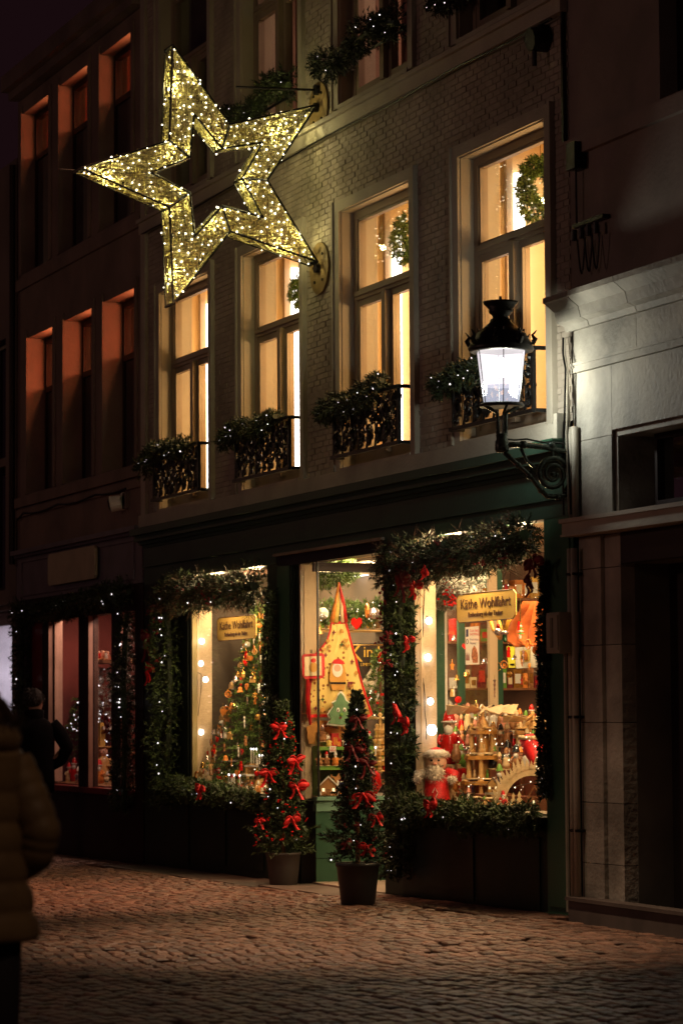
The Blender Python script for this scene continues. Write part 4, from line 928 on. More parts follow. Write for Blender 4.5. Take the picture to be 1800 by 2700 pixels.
def sleeve(pts, rads, bulge=0., n=12, nb=40):
    mb = MB(); P = [Vector(p) for p in pts]; out = []; rr = []
    tot = len(P)-1
    for i in range(nb+1):
        u = i/nb*tot; k = min(int(u), tot-1); f = u-k
        out.append(P[k].lerp(P[k+1], f)); rr.append((rads[k]*(1-f)+rads[k+1]*f)*(1-bulge+bulge*abs(math.sin(u*PI*2.2))**.5))
    sm = [out[0]]+[(out[i-1]+out[i]*2+out[i+1])/4 for i in range(1,len(out)-1)]+[out[-1]]
    return mb.tube(sm, rr, n)
def hairball(parent, c, r, m_, n=500, L=.07, droop=.5, back=(1,0,0)):
    mb = MB(); mb.ball(c, r*.97, 12, 9, sz=1.1)
    for i in range(n):
        d = Vector((R.gauss(0,1),R.gauss(0,1),R.gauss(0,.9))).normalized()
        if d.z < -.5: continue
        p = Vector(c)+Vector((d.x*r,d.y*r,d.z*r*1.1)); e = (d*.25+Vector((0,0,-droop))+Vector((R.uniform(-.3,.3),R.uniform(-.3,.3),0))).normalized()*L*R.uniform(.5,1.2)
        s_ = e.cross(d).normalized()*.003; mb.add([p-s_, p+s_, p+e*.6+d*.01+s_, p+e+d*.005], [(0,1,2,3)])
    return mb.build('hair', m_, parent, smooth=False)
# the man looking at the stucco house window
DARKS = mat('shadowed_skin',(.32,.17,.12),.55)
mn = thing('person','man in a black coat with turned-up collar before the stucco shop window','person',(-12.75,-.66,gz(-12.75)),0); mn.scale = (1.08,1.08,1.08)
body(mn, DARKS, 1.78, elbow_r=(.02,.34,1.17), hand_r=(-.06,.20,.98), headturn=1.2)
mb = MB().loft([ell(0,0,z,rx,ry) for z,rx,ry in ((.70,.15,.22),(.85,.155,.225),(1.0,.15,.21),(1.12,.145,.20),(1.30,.155,.22),(1.40,.14,.215),(1.46,.10,.16),(1.50,.075,.09))]); mb.build('coat',BLACKC,mn,smooth=True)
sleeve([(0,.19,1.43),(.01,.27,1.33),(.02,.355,1.18),(-.02,.30,1.04),(-.07,.20,.98)],[.075,.08,.07,.062,.06]).build('sleeve',BLACKC,mn,smooth=True)
sleeve([(0,-.19,1.43),(0,-.27,1.28),(0,-.29,1.13),(-.08,-.2,1.0)],[.075,.075,.065,.06]).build('sleeve',BLACKC,mn,smooth=True)
MB().loft([ell(.0,0,1.47,.085,.10),ell(.01,.0,1.56,.098,.108,tilt=.02),ell(.01,.0,1.565,.085,.095,tilt=.02),ell(0,0,1.48,.07,.08)],False).build('collar',BLACKC,mn,smooth=True)
mb = MB()
for sd in (1,-1): mb.tube([(0,.09*sd,.88),(-.02*sd,.10*sd,.5),(.03*sd,.10*sd,.08)],[.10,.08,.065],12)
mb.build('trousers',BLACKC,mn,smooth=True)
mb = MB()
for sd in (1,-1): mb.loft([[Vector((.03*sd+x, .10*sd+y, z)) for x,y in ((.07,-.035),(.07,.035),(-.10,.045),(-.17,.02),(-.17,-.02),(-.10,-.045))] for z in (0,.03,.055)])
mb.build('shoe',mat('grey_shoe',(.12,.09,.08),.5),mn)
hairball(mn,(.005,-.005,1.70),.103,mat('grey_brown_hair',(.014,.010,.009),.8),420,.045,.3)
mb = MB(); mb.tube([(-.03,.02,1.665),(-.045,.10,1.66)],.004,5); mb.tube([(-.10,.06,1.66),(-.05,.118,1.66)],.005,5); mb.tube([(-.02,.118,1.65),(-.05,.12,1.65)],.014,8); mb.build('glasses',IRON,mn)
# companion, dark hair
wm = thing('person','dark-haired companion in dark clothes, left of the man with glasses','person',(-13.6,-1.12,gz(-13.6))); wm.scale = (1.07,1.07,1.07)
body(wm, DARKS, 1.68, headturn=.3)
MB().loft([ell(0,0,z,rx,ry) for z,rx,ry in ((.60,.17,.24),(.9,.16,.21),(1.05,.14,.18),(1.25,.145,.2),(1.35,.13,.19),(1.41,.09,.13),(1.45,.065,.07))]).build('coat',BLACKC,wm,smooth=True)
for sd in (1,-1): sleeve([(0,.17*sd,1.37),(0,.24*sd,1.2),(-.02,.25*sd,1.05),(-.14,.16*sd,1.02)],[.065,.065,.055,.05]).build('sleeve',BLACKC,wm,smooth=True)
mb = MB()
for sd in (1,-1): mb.tube([(0,.08*sd,.85),(-.02*sd,.09*sd,.48),(.03*sd,.10*sd,.06)],[.09,.07,.06],12)
mb.build('trousers',BLACKC,wm,smooth=True)
hairball(wm,(0,0,1.585),.115,BLACKC,600,.16,1.2)
# foreground walker in a quilted coat
wk = thing('person','blurred walker seen from behind in an olive quilted coat at the left edge','person',(10.44,-7.115,0.0),.0)
OLIVE = mat('olive_quilted_fabric',(.23,.155,.06),.6,.15,6,.25,50); DT = mat('dark_trousers',(.012,.010,.011),.8)
body(wk, DARKS, 1.60, elbow_r=(.03,.20,1.18), hand_r=(-.12,.12,1.10))
qb = []
for i in range(61):
    z = .80+.58*i/60; u = (z-.80)/.58
    rx = .170-.03*math.sin(u*2.6); ry = .235*(1-u)+.170*u-.02*math.sin(u*3.1)
    q = 1-.085+.085*abs(math.sin((z-.80)/.092*PI))**.45 if z < 1.33 else 1
    qb.append(ell(0,0,z,rx*q,ry*q,28))
qb += [ell(0,0,1.39,.13,.17,28),ell(0,0,1.43,.085,.09,28)]
MB().loft(qb).build('quilted_coat',OLIVE,wk,smooth=True)
MB().box(-.01,.01,.155,.166,.80,1.0).build('zip',IRON,wk)
sleeve([(0,.14,1.36),(.02,.175,1.26),(.05,.215,1.14),(.03,.205,1.07),(-.06,.16,1.02),(-.14,.10,1.02)],[.065,.07,.068,.064,.06,.05],.09,16,60).build('quilted_sleeve',OLIVE,wk,smooth=True)
sleeve([(0,-.16,1.36),(.02,-.22,1.26),(.03,-.26,1.10),(-.10,-.2,1.0)],[.075,.085,.08,.06],.09,16,60).build('quilted_sleeve',OLIVE,wk,smooth=True)
mb = MB(); mb.loft([ell(.02,0,1.38,.12,.15,20),ell(.05,0,1.43,.14,.155,20),ell(.06,0,1.47,.11,.13,20),ell(.03,0,1.46,.07,.085,20)]); mb.build('hood',OLIVE,wk,smooth=True)
mb = MB()
for i in range(500):
    a = R.uniform(0,2*PI); p = Vector((.03+.13*math.cos(a), .14*math.sin(a), 1.46+R.uniform(-.02,.02))); e = Vector((math.cos(a),math.sin(a),R.uniform(.2,1.2))).normalized()*R.uniform(.03,.07)
    s_ = Vector((-math.sin(a),math.cos(a),0))*.003; mb.add([p-s_,p+s_,p+e],[(0,1,2)])
mb.build('fur_trim',mat('brown_fur',(.16,.11,.075),.9,.3,30),wk)
hairball(wk,(.0,0,1.515),.102,mat('light_brown_hair',(.22,.14,.085),.6,.3,30),900,.12,.8)
mb = MB()
for sd in (1,-1): mb.tube([(0,.075*sd,.86),(.01*sd,.085*sd,.5),(.02*sd,.09*sd,.10)],[.10,.075,.06],12)
mb.build('trousers',DT,wk,smooth=True)
mb = MB()
for sd in (1,-1): mb.loft([[Vector((.03*sd+x, .09*sd+y, z)) for x,y in ((.08,-.04),(.08,.04),(-.12,.045),(-.17,.02),(-.17,-.02),(-.12,-.045))] for z in (0,.03,.11)])
mb.build('boot',BLACKP,wk)
# ================================================================ goods in the shop windows
STG = .72
def stand(px, y, z=STG):                                # stage position under a photograph column, y metres behind the glass
    p = at(px, 2000, y); return Vector((p.x, y, z))
YEL = mat('yellow_cloth',(.80,.58,.14),.8,.1,20); CREAM = mat('cream_paint',(.75,.6,.36),.6,.1,20); BLK = mat('gloss_black',(.012,.012,.012),.25)
GRN = mat('bright_green_paint',(.13,.30,.04),.5,.12,10); FELT = mat('green_felt',(.12,.24,.12),.9,.1,20); PINK = mat('rosy_cheek',(.7,.3,.2),.7)
NAVY = mat('navy_print',(.03,.035,.12),.5); PAPER = mat('white_paper',(.78,.74,.68),.6,.03,5); BROWNF = mat('brown_plush',(.26,.14,.06),.95,.25,40,.5,120)
SILV = mat('silver_glass',(.75,.62,.58),.15,.1,10,metal=.8); ORC = mat('orange_cloth',(.55,.13,.025),.75,.25,4,.3,20)
COLS = {'red':REDG,'gold':GOLD,'white':WHITE,'orange':ORANGE,'wooden':WOOD,'brown':BROWNG,'green':GRN,'silver':SILV}
# ---- hanging ornaments
def orn_mesh(kind):
    mb = MB()
    if kind == 'ball': mb.ball((0,0,-.03), .028, 10, 7)
    elif kind == 'star': mb.prism([(.036*(1 if j%2 else .45)*math.sin(PI/5*j), -.036+.036*(1 if j%2 else .45)*-math.cos(PI/5*j)) for j in range(10)],(0,.006,0),(0,-.003,0))
    elif kind == 'heart': mb.prism([(0,-.06),(.026,-.032),(.024,-.012),(.012,-.006),(0,-.016),(-.012,-.006),(-.024,-.012),(-.026,-.032)],(0,.008,0),(0,-.004,0))
    elif kind == 'ring':
        mb.tube([(.03*math.cos(t),0,-.034+.03*math.sin(t)) for t in [2*PI*j/14 for j in range(15)]], .006, 6); mb.box(-.012,.012,-.004,.004,-.05,-.025)
    elif kind == 'moon': mb.prism([(.03*math.cos(t), -.034+.03*math.sin(t)) for t in [.7+4.9*j/12 for j in range(13)]]+[(.02*math.cos(t)+.008, -.034+.02*math.sin(t)) for t in [5.4-4.5*j/10 for j in range(11)]],(0,.007,0),(0,-.003,0))
    elif kind == 'house': mb.prism([(-.024,-.06),(.024,-.06),(.024,-.032),(0,-.008),(-.024,-.032)],(0,.02,0),(0,-.01,0)); mb.box(-.008,.008,-.012,-.010,-.058,-.036)
    elif kind == 'bell': mb.lathe([(.0,-.008),(.010,-.010),(.016,-.022),(.018,-.038),(.027,-.052),(.020,-.053),(0,-.05)],12)
    elif kind == 'soldier': mb.lathe([(.0,-.085),(.014,-.084),(.013,-.045),(.016,-.04),(.010,-.028),(.012,-.02),(.010,-.010),(0,-.006)],8)
    elif kind == 'icicle': mb.lathe([(0,-.10),(.006,-.08),(.004,-.06),(.009,-.045),(.005,-.03),(.010,-.012),(0,-.004)],8)
    return mb.mesh('ornament_'+kind)
OM = {}
def ornament(kind, colr, loc, label, group=None, s=1.):
    k_ = (kind, colr)
    if k_ not in OM: me = orn_mesh(kind); me.materials.append(COLS[colr]); OM[k_] = me
    t = thing(kind+'_ornament', label, 'ornament', loc, R.uniform(-.6,.9), group)
    o = link('body', OM[k_], t); o.scale = (s,s,s)
    if 'cord' not in OM:
        me = MB().tube([(0,0,-.006),(.002,0,.03)], .0015, 4).mesh('cord'); me.materials.append(GOLD); OM['cord'] = me
    link('cord', OM['cord'], t); return t
# ---- figurines
def figurine(label, loc, h, body_m, hat_m, coat='lathe', face=SKIN, beard=True, name='figurine', cat='figurine', rz=1.0, fat=1., base=WOODP, arms=True):
    t = thing(name, label, cat, loc, rz); f = h*fat
    MB().lathe([(0,0),(f*.20,0),(f*.20,h*.03),(0,h*.035)],14).build('base', base, t)
    MB().lathe([(f*.08,h*.03),(f*.17,h*.05),(f*.185,h*.22),(f*.14,h*.42),(f*.15,h*.50),(f*.07,h*.60),(0,h*.61)],14).build('body', body_m, t, smooth=True)
    MB().ball((0,0,h*.69), h*.105, 12, 8).build('head', face, t, smooth=True)
    if hat_m: MB().lathe([(f*.11,h*.74),(h*.125,h*.755),(h*.105,h*.80),(h*.085,h*.90),(h*.03,h*.99),(0,h*1.0)],12).build('hat', hat_m, t, smooth=True); MB().lathe([(h*.105,h*.735),(h*.135,h*.74),(h*.135,h*.77),(h*.10,h*.78)],12).build('hat_brim', WHITE if hat_m in (RED,REDG,REDD) else hat_m, t, smooth=True)
    if beard: MB().ball((0,-h*.07,h*.61), h*.085, 8, 6, sz=1.2).build('beard', WHITE, t, smooth=True)
    mb = MB(); mb.ball((-h*.035,-h*.098,h*.70), h*.014, 6, 4); mb.ball((h*.035,-h*.098,h*.70), h*.014, 6, 4); mb.build('eyes', BLK, t)
    MB().ball((0,-h*.11,h*.675), h*.018, 6, 4).build('nose', PINK, t)
    if arms:
        for sd in (-1,1): MB().tube([(sd*f*.13,0,h*.53),(sd*f*.20,-h*.03,h*.42),(sd*f*.13,-h*.13,h*.38)],[h*.045,h*.042,h*.03],7).build('arm', body_m, t, smooth=True)
    return t
def candle(label, loc, h=.12, glowm=None):
    t = thing('candle', label, 'candle', loc)
    MB().lathe([(0,0),(.018,0),(.020,.008),(.010,.014),(0,.014)],10).build('holder',WOOD,t); MB().tube([(0,0,.012),(0,0,h)],.008,8).build('stick',WHITE,t)
    MB().ball((0,0,h+.012),.008,6,5,sz=1.6).build('flame', glowm or BULB, t); return t
WOODG = mat('golden_wood', (.50,.24,.05), .4, .25, 14)
def pyramid(label, loc, h, r, tiers, blades=9, rz=.3, bw=.5):
    t = thing('candle_pyramid', label, 'wooden pyramid', loc, rz); zt = h*.80; th = zt/tiers
    for k in range(tiers):
        z0 = k*th; rr = r*(1-.17*k)
        MB().lathe([(0,z0),(rr,z0),(rr*1.02,z0+.006),(rr,z0+.014),(0,z0+.014)],8 if k else 10).build('platform', WOODP if k else WOOD, t)
        for i in range(6):
            a = 2*PI*i/6+.26; q = (rr*.80*math.cos(a), rr*.80*math.sin(a))
            MB().lathe([(.024,z0+.014),(.026,z0+.03),(.017,z0+.05),(.020,z0+th*.5),(.017,z0+th-.03),(.027,z0+th-.015),(.024,z0+th)],8,(q[0],q[1],0)).build('column', WOOD, t, smooth=True)
            if k == tiers-1: MB().lathe([(.014,z0+th),(.015,z0+th+.025),(.018,z0+th+.03),(.005,z0+th+.045),(0,z0+th+.05)],6,(q[0],q[1],0)).build('turret', WOOD, t)
        MB().lathe([(rr*.42,z0+.014),(rr*.42,z0+th-.02),(rr*.3,z0+th-.012)],8).build('inner_drum', WOODG, t)
        MB().lathe([(rr*.98,z0+th-.045),(rr*.98,z0+th-.012),(rr*.9,z0+th-.012),(rr*.9,z0+th-.045)],12).build('gallery_ring', WOODG, t)
        for i in range(5):
            a = 2*PI*i/5+k; q = Vector((rr*.58*math.cos(a), rr*.58*math.sin(a), z0+.014)); mb = MB()
            mb.lathe([(.014,0),(.012,.03),(.006,.045),(.010,.055),(.008,.068),(0,.072)],8,q); mb.build('carved_figure', (REDG,WHITE,BROWNG,WOODP,GRN)[i], t, smooth=True)
    rr = r*(1-.17*tiers)
    MB().lathe([(rr*1.15,zt),(rr*1.15,zt+.012),(rr*.5,zt+.02),(rr*.55,zt+.04),(rr*.32,zt+.08),(.012,zt+.11),(.022,zt+.13),(.006,zt+.15),(.006,h+.01),(.014,h+.02),(0,h+.04)],14).build('dome', WOOD, t, smooth=True)
    R_ = r*1.55
    for i in range(blades):
        a = 2*PI*i/blades; u = Vector((math.cos(a), math.sin(a), 0)); v = Vector((-math.sin(a), math.cos(a), 0)); tl = Vector((0,0,.75))
        A = [u*R_*.12-v*.008, u*R_*.12+v*.008, u*R_+(v+tl)*R_*bw*.34, u*R_-(v+tl)*R_*bw*.34]
        n_ = Vector((0,0,.004)); c_ = Vector((0,0,h))
        mb = MB(); mb.add([p+c_ for p in A]+[p+c_+n_ for p in A], [(3,2,1,0),(4,5,6,7),(0,1,5,4),(1,2,6,5),(2,3,7,6),(3,0,4,7)]); mb.build('rotor_blade', WOODP, t)
    return t
def arch(label, loc, w, rz=.5, mat_=WOODP, n=15):
    t = thing('candle_arch', label, 'candle arch', loc, rz); h = w*.62
    pts = lambda r1: [(r1*math.cos(a), r1*1.15*math.sin(a)) for a in [PI*j/20 for j in range(21)]]
    MB().prism(pts(w/2)+pts(w/2*.80)[::-1], (0,.025,0)).build('arch', mat_, t); MB().box(-w/2,w/2,-.03,.05,-.02,.0).build('base', mat_, t)
    for j in range(n):
        a = PI*(j+.5)/n; q = Vector((w/2*.96*math.cos(a), -.006, w/2*1.12*math.sin(a))); s_ = w*R.uniform(.12,.20); d = Vector((math.cos(a)*.5,0,math.sin(a)*.6+.6)).normalized(); v = d.cross(Vector((0,1,0)))
        P = []
        for i in range(4): P += [(-(.34-.075*i)*s_, i*.22*s_), (-(.16-.03*i)*s_, (i*.22+.17)*s_)]
        P = P+[(0,1.05*s_)]+[(-x_,z_) for x_,z_ in P[::-1]]
        MB().prism(P,(0,.008,0),q,v,d).build('fretwork_tree', mat_, t)
    for j in range(9):
        x_ = -w*.36+w*.72*j/8; s_ = w*R.uniform(.12,.24)
        if abs(x_) < w*.12: continue
        MB().prism([(-.2*s_,0),(-.26*s_,.2*s_),(-.1*s_,.3*s_),(-.2*s_,.45*s_),(-.07*s_,.6*s_),(-.12*s_,.75*s_),(0,s_),(.12*s_,.75*s_),(.07*s_,.6*s_),(.2*s_,.45*s_),(.1*s_,.3*s_),(.26*s_,.2*s_),(.2*s_,0)],(0,.006,0),(x_,.03 if j%2 else -.02,0)).build('fretwork_tree', mat_, t)
    mb = MB(); s_ = w*.16; mb.prism([(-s_*.5,0),(s_*.5,0),(s_*.5,s_*1.0),(-s_*.5,s_*1.0)],(0,.05,0),(w*.04,-.02,0)); mb.build('little_house', WOODD, t)
    MB().prism([(-s_*.75,s_*.75),(0,s_*2.0),(s_*.75,s_*.75),(s_*.62,s_*.75),(0,s_*1.8),(-s_*.62,s_*.75)],(0,.07,0),(w*.04,-.03,0)).build('little_roof', WOODD, t)
    MB().box(w*.04-.012,w*.04+.012,-.024,-.02,s_*.3,s_*.6).build('lit_window', glow('tiny_window',(1,.8,.4),1.5), t)
    return t
def toyhouse(label, loc, w, h, rz=1.0, wall=CREAM, roof=WHITE):
    t = thing('toy_house', label, 'toy house', loc, rz)
    MB().prism([(-w/2,0),(w/2,0),(w/2,h*.5),(0,h*.88),(-w/2,h*.5)],(0,w*.8,0),(0,-w*.4,0)).build('wall', wall, t)
    for sd in (-1,1): MB().prism([(0,h*.95),(sd*w*.66,h*.42),(sd*w*.66,h*.36),(0,h*.88)],(0,w*.98,0),(0,-w*.49,0)).build('roof', roof, t)
    MB().box(w*.12,w*.24,-.01,w*.1,h*.7,h).build('chimney', BROWNG, t); MB().box(-w*.13,w*.13,-w*.41,-w*.4,0,h*.32).build('door', BROWNG, t)
    for x_ in (-w*.3,w*.3): MB().box(x_-w*.08,x_+w*.08,-w*.41,-w*.4,h*.2,h*.36).build('window', glow('tiny_window',(1,.8,.4),1.5), t)
    return t

# ---------------- left window
TP = stand(688, .62); TH = 1.93; TR0 = .56
tree = thing('christmas_tree','tall decorated christmas tree standing in the shop window left of the doorway','christmas tree',TP)
MB().tube([(0,0,0),(0,0,TH)],[.03,.006],7).build('trunk',WOODD,tree); MB().lathe([(0,0),(.13,0),(.15,.12),(0,.12)],12).build('stand',REDD,tree)
mb = MB(); TREEN = mat('tree_needles',(.06,.12,.02),.55,.4,12,rnd=.35,col2=(.12,.20,.035))
for i in range(150):
    u = (i+.5)/150; a = i*2.4; z = .12+(TH-.15)*u; L_ = TR0*(1-u)*R.uniform(.75,1.08)+.04; d = Vector((math.cos(a),math.sin(a),-.12)).normalized()
    for k in range(int(5+L_*26)):
        q = Vector((0,0,z))+d*L_*(k+1)/(5+L_*26); sprig(mb, q, d+Vector((R.uniform(-.7,.7),R.uniform(-.7,.7),R.uniform(-.2,.4))), .07, 8, .045)
mb.build('fir_branches',TREEN,tree)
kinds = ['ball','star','heart','ring','moon','house','bell','soldier','icicle']; kc = {'ball':['red','gold','white','orange'],'star':['orange','red','wooden'],'heart':['red','orange'],'ring':['orange','wooden'],'moon':['orange','gold'],'house':['gold','wooden','brown'],'bell':['gold','orange','silver'],'soldier':['red','brown','white'],'icicle':['white','silver']}
for i in range(160):
    u = (i+R.random())/160; u = u**1.25*.97; a = R.uniform(-2.35,.55); rr = (TR0*(1-u)+.03)*R.uniform(.9,1.12); z = .20+(TH-.25)*u
    kd = R.choice(kinds); cl = R.choice(kc[kd]); lv = ('lowest','lower','middle','upper')[min(3,int(u*4))]
    lab = '%s %s ornament on the %s branches of the decorated window tree' % (cl, {'ring':'ring-shaped','soldier':'soldier','icicle':'icicle'}.get(kd, kd), lv)
    ornament(kd, cl, TP+Vector((math.cos(a)*rr, math.sin(a)*rr, z)), lab, 'ornaments on the window tree', R.uniform(.9,1.45))
L = [Vector((math.cos(a)*r_, math.sin(a)*r_, z)) for a, r_, z in [(R.uniform(-2.6,.6), TR0*(1-u)+.02, .2+TH*u*.95) for u in [R.random()**1.3 for _ in range(34)]]]
leds(tree, L, .008, LEDW)
# strings of big bulbs on the jambs
def bulb_string(label, pts, big=()):
    t = thing('bulb_string', label, 'string lights', pts[0]); o0 = Vector(pts[0])
    mb = MB(); a = Vector(pts[0])+Vector((-.02,-.02,.35)); cord = [a]
    for p in pts: cord += [Vector(p)+Vector((-.045,-.03,.05)), Vector(p)+Vector((-.05,-.03,-.08))]
    mb.tube(cord, .004, 5); mb.build('cord', BLACKP, t, origin=o0)
    for i, p in enumerate(pts):
        r_ = .042 if i in big else .028; d = Vector((.8,-.1,-.55)).normalized(); q = Vector(p)-o0
        MB().tube([q-d*.055, q-d*.02], .012, 7).build('socket', BLACKP, t); mb = MB(); mb.ball(q, r_, 10, 7, sz=1.15); mb.build('bulb', BULBS, t, smooth=True)
    return t
bulb_string('string of round white bulbs on the beige jamb of the tree window', [at(x,y_,.10) for x,y_ in ((532,1691),(529,1750),(542,1792),(530,1931))])
bulb_string('round white bulbs on the jamb of the plush santa window, lowest one blazing', [at(x,y_,.11) for x,y_ in ((1130,1637),(1128,1734),(1134,1850),(1138,1925))], (3,))
# sill goods
def box_(label, px, y, w, d, h, m_, z=STG, name='gift_box', cat='box', rz=.6, lid=None):
    p = stand(px, y, z); t = thing(name, label, cat, p, rz)
    MB().box(-w/2,w/2,-d/2,d/2,0,h*.82).build('body', m_, t); MB().box(-w/2-.004,w/2+.004,-d/2-.004,d/2+.004,h*.82,h).build('lid', lid or m_, t); return t
def bench(label, px, y, w, h, z=STG, top=WHITE, leg=WOOD, rz=.2):
    p = stand(px, y, z); t = thing('display_bench', label, 'small bench', p, rz)
    MB().box(-w/2,w/2,-.05,.05,h-.018,h).build('top', top, t)
    for sd in (-1,1): MB().box(sd*w*.45-.012,sd*w*.45+.012,-.045,.045,0,h-.018).build('leg', leg, t)
    return t
bench('low white shelf carrying the red patterned box left of the tree', 556, .36, .42, .08)
box_('red and black patterned box on the low white shelf', 562, .36, .30, .16, .13, mat('patterned_box',(.10,.03,.025),.5,.9,60,col2=(.6,.3,.15)), STG+.08, lid=RED)
figurine('red jester doll sitting beside the patterned box', stand(577,.30,STG+.08), .16, RED, RED, beard=False)
bench('wooden shelf with white edge in front of the tree', 636, .33, .46, .17, rz=.1)
bench('upper wooden shelf among the lowest tree branches', 622, .45, .44, .30, leg=WOOD)
figurine('tiny white-bearded santa in front of the tree', stand(612,.24), .17, WHITE, RED)
figurine('small angel figurine with white skirt by the tree foot', stand(596,.25), .15, CREAM, GOLD, beard=False)
figurine('brown bear figurine beside the wooden arch', stand(626,.22), .12, BROWNF, None, face=BROWNF, beard=False)
arch('brown wooden candle arch at the right foot of the decorated tree', stand(659,.33), .17, 1.1, WOODD, 9)
for i,(px,y,zz) in enumerate(((603,.22,.0),(617,.20,.0),(632,.20,.0),(662,.42,.26),(669,.42,.26),(676,.42,.26),(684,.40,.20),(692,.40,.20))):
    candle(('white candle left of the tiny santa','white candle right of the tiny santa','white candle before the wooden shelf','tall candle over the arch, leftmost in its row','tall candle over the arch, second in its row','tall candle over the arch, third in its row','tall candle by the pier, inner one','tall candle by the pier, outer one')[i], stand(px,y,STG+zz), .15)
bench('wooden stand lifting the row of tall candles', 678, .42, .34, .26)
toyhouse('small wooden lantern house by the pier', stand(692,.32,STG), .13, .20, 1.0, WOOD, WOODD)
for i in range(9):
    px = 545+17*i; kd = ('elf','choir boy','miner','skater','goose girl','drummer','postman','bugler','snow child')[i]
    figurine('tiny %s figurine on the window floor under the tree' % kd, stand(px,.19+.03*(i%2)), .085+.02*(i%3), (REDG,WHITE,ORANGE,GRN,WOODP,REDG,BROWNG,WHITE,ORANGE)[i], (REDG,None,BLK,REDG,None,GRN,BLK,REDG,WHITE)[i], beard=False, name='figurine')
# dark wreath behind the sign
wr = at(596,1668,.95); t = thing('wreath','dark wreath hanging behind the left yellow sign','wreath',wr); mb = MB()
foliage(mb,[(.0,.17*math.sin(a),.20*math.cos(a)) for a in [2*PI*j/16 for j in range(17)]],.07,420); mb.build('twigs',NEEDLED,t)
# ---------------- the yellow signs
SIGNM = mat('yellow_sign_board',(.66,.42,.10),.5,.12,3,.1,30); BRN = mat('dark_brown_print',(.10,.04,.015),.6)
def sign(label, x0, x1, z0, z1, y, tilt):
    cx, cz = (x0+x1)/2, (z0+z1)/2; t = thing('shop_sign', label, 'sign', (cx,y,cz), 0); w = (x1-x0); h = z1-z0; c_ = .05
    P = [(-w/2+c_,-h/2),(w/2-c_,-h/2),(w/2,-h/2+c_*.6),(w/2,h/2-c_*.6),(w/2-c_,h/2),(-w/2+c_,h/2),(-w/2,h/2-c_*.6),(-w/2,-h/2+c_*.6)]
    MB().prism(P,(0,.012,0)).build('board',SIGNM,t)
    mb = MB()
    for a, b in zip(P, P[1:]+P[:1]): mb.tube([(a[0],-.002,a[1]),(b[0],-.002,b[1])],.004,4)
    mb.build('border',BRN,t)
    text('Käthe Wohlfahrt', t, (0,-.004,h*.12), FRONT, h*.50, BRN, w*.90/(h*.50*7.2))
    text('Rothenburg ob der Tauber', t, (0,-.004,-h*.25), FRONT, h*.24, BRN, w*.66/(h*.24*12.2))
    for sd in (-.3,.3): MB().tube([(sd*w,.006,h/2),(sd*w*1.1,.006,h/2+.42)],.0025,4).build('hanging_wire',IRON,t)
    return t
y_ = .33
for lab,(a,b,c_,d) in (('yellow sign lettered Käthe Wohlfahrt in the window with the plush santa',(1204,1566,1358,1634)),('yellow sign lettered Käthe Wohlfahrt in the window with the decorated tree',(573,1632,674,1686))):
    p0 = at(a,(b+d)/2+ (4 if a>1000 else 0),y_); p1 = at(c_,(b+d)/2-6,y_); k_ = ppm((p0+p1)/2); hh = (76 if a > 1000 else 62)/k_; zc = (p0.z+p1.z)/2
    sign(lab, p0.x, p1.x, zc-hh/2, zc+hh/2, y_, 0)

# ---------------- middle window (seen through the return glass; goods face the doorway)
AX = -5.72
def side(px, py, X=AX): return atx(px, py, X)
# apron
DOTS = bpy.data.materials.new('dotted_apron_cloth'); DOTS.use_nodes = True; nt = DOTS.node_tree; b_ = nt.nodes['Principled BSDF']; b_.inputs['Roughness'].default_value = .85
tc = nt.nodes.new('ShaderNodeNewGeometry'); vo = nt.nodes.new('ShaderNodeTexVoronoi'); vo.inputs['Scale'].default_value = 20; vo.inputs['Randomness'].default_value = .55
rp = nt.nodes.new('ShaderNodeValToRGB'); rp.color_ramp.elements[0].position = .22; rp.color_ramp.elements[0].color = (.28,.10,.02,1); rp.color_ramp.elements[1].position = .30; rp.color_ramp.elements[1].color = (.82,.62,.20,1)
nt.links.new(tc.outputs['Position'], vo.inputs['Vector']); nt.links.new(vo.outputs['Distance'], rp.inputs['Fac']); nt.links.new(rp.outputs[0], b_.inputs['Base Color'])
rows = [(1641,874,911),(1665,870,918),(1690,862,924),(1712,846,930),(1730,826,936),(1770,822,945),(1810,818,956),(1850,813,968),(1884,809,980)]
ap = thing('apron','yellow dotted gingerbread apron with red trim hanging beside the doorway','apron',side(893,1884)); a0_ = Vector(ap.location)
def cloth(rows, X, fold=.02, nseg=26, thick=.006, ph=0.):
    rings = []
    for (py, l, r_) in rows:
        A, B = side(l,py,X), side(r_,py,X); top = []
        for j in range(nseg+1):
            u = j/nseg; p = A.lerp(B, u); p.x += fold*math.sin(u*15+ph+.004*py)*(0.3+.9*(py-rows[0][0])/(rows[-1][0]-rows[0][0])); top.append(p)
        rings.append(top+[p-Vector((thick,0,0)) for p in reversed(top)])
    return rings
mb = MB().loft(cloth(rows, AX)); mb.build('cloth', DOTS, ap, smooth=True, origin=a0_)
MB().loft(cloth([(1884,809,980),(1892,808,983)], AX+.004)).build('red_hem', RED, ap, origin=a0_)
MB().loft(cloth([(1638,873,912),(1645,873,912)], AX+.005, .004)).build('red_hem', RED, ap, origin=a0_)
mb = MB()
for s0 in (0,1):
    P = [side((r_[1+s0]),r_[0],AX+.012) for r_ in rows]; mb.tube(P,.010,5)
mb.build('red_edge_binding', RED, ap, origin=a0_)
for (pa, pb, m_, wd) in (((874,1641),(893,1535),ORANGE,.025),((911,1641),(893,1535),RED,.025),((884,1641),(890,1550),YEL,.03),((902,1641),(896,1560),CREAM,.02)):
    A, B = side(*pa,AX), side(*pb,AX); MB().tube([A, A.lerp(B,.5)+Vector((.02,0,0)), B],[wd,wd*.8,.008],6).build('neck_strap', m_, ap, smooth=True, origin=a0_)
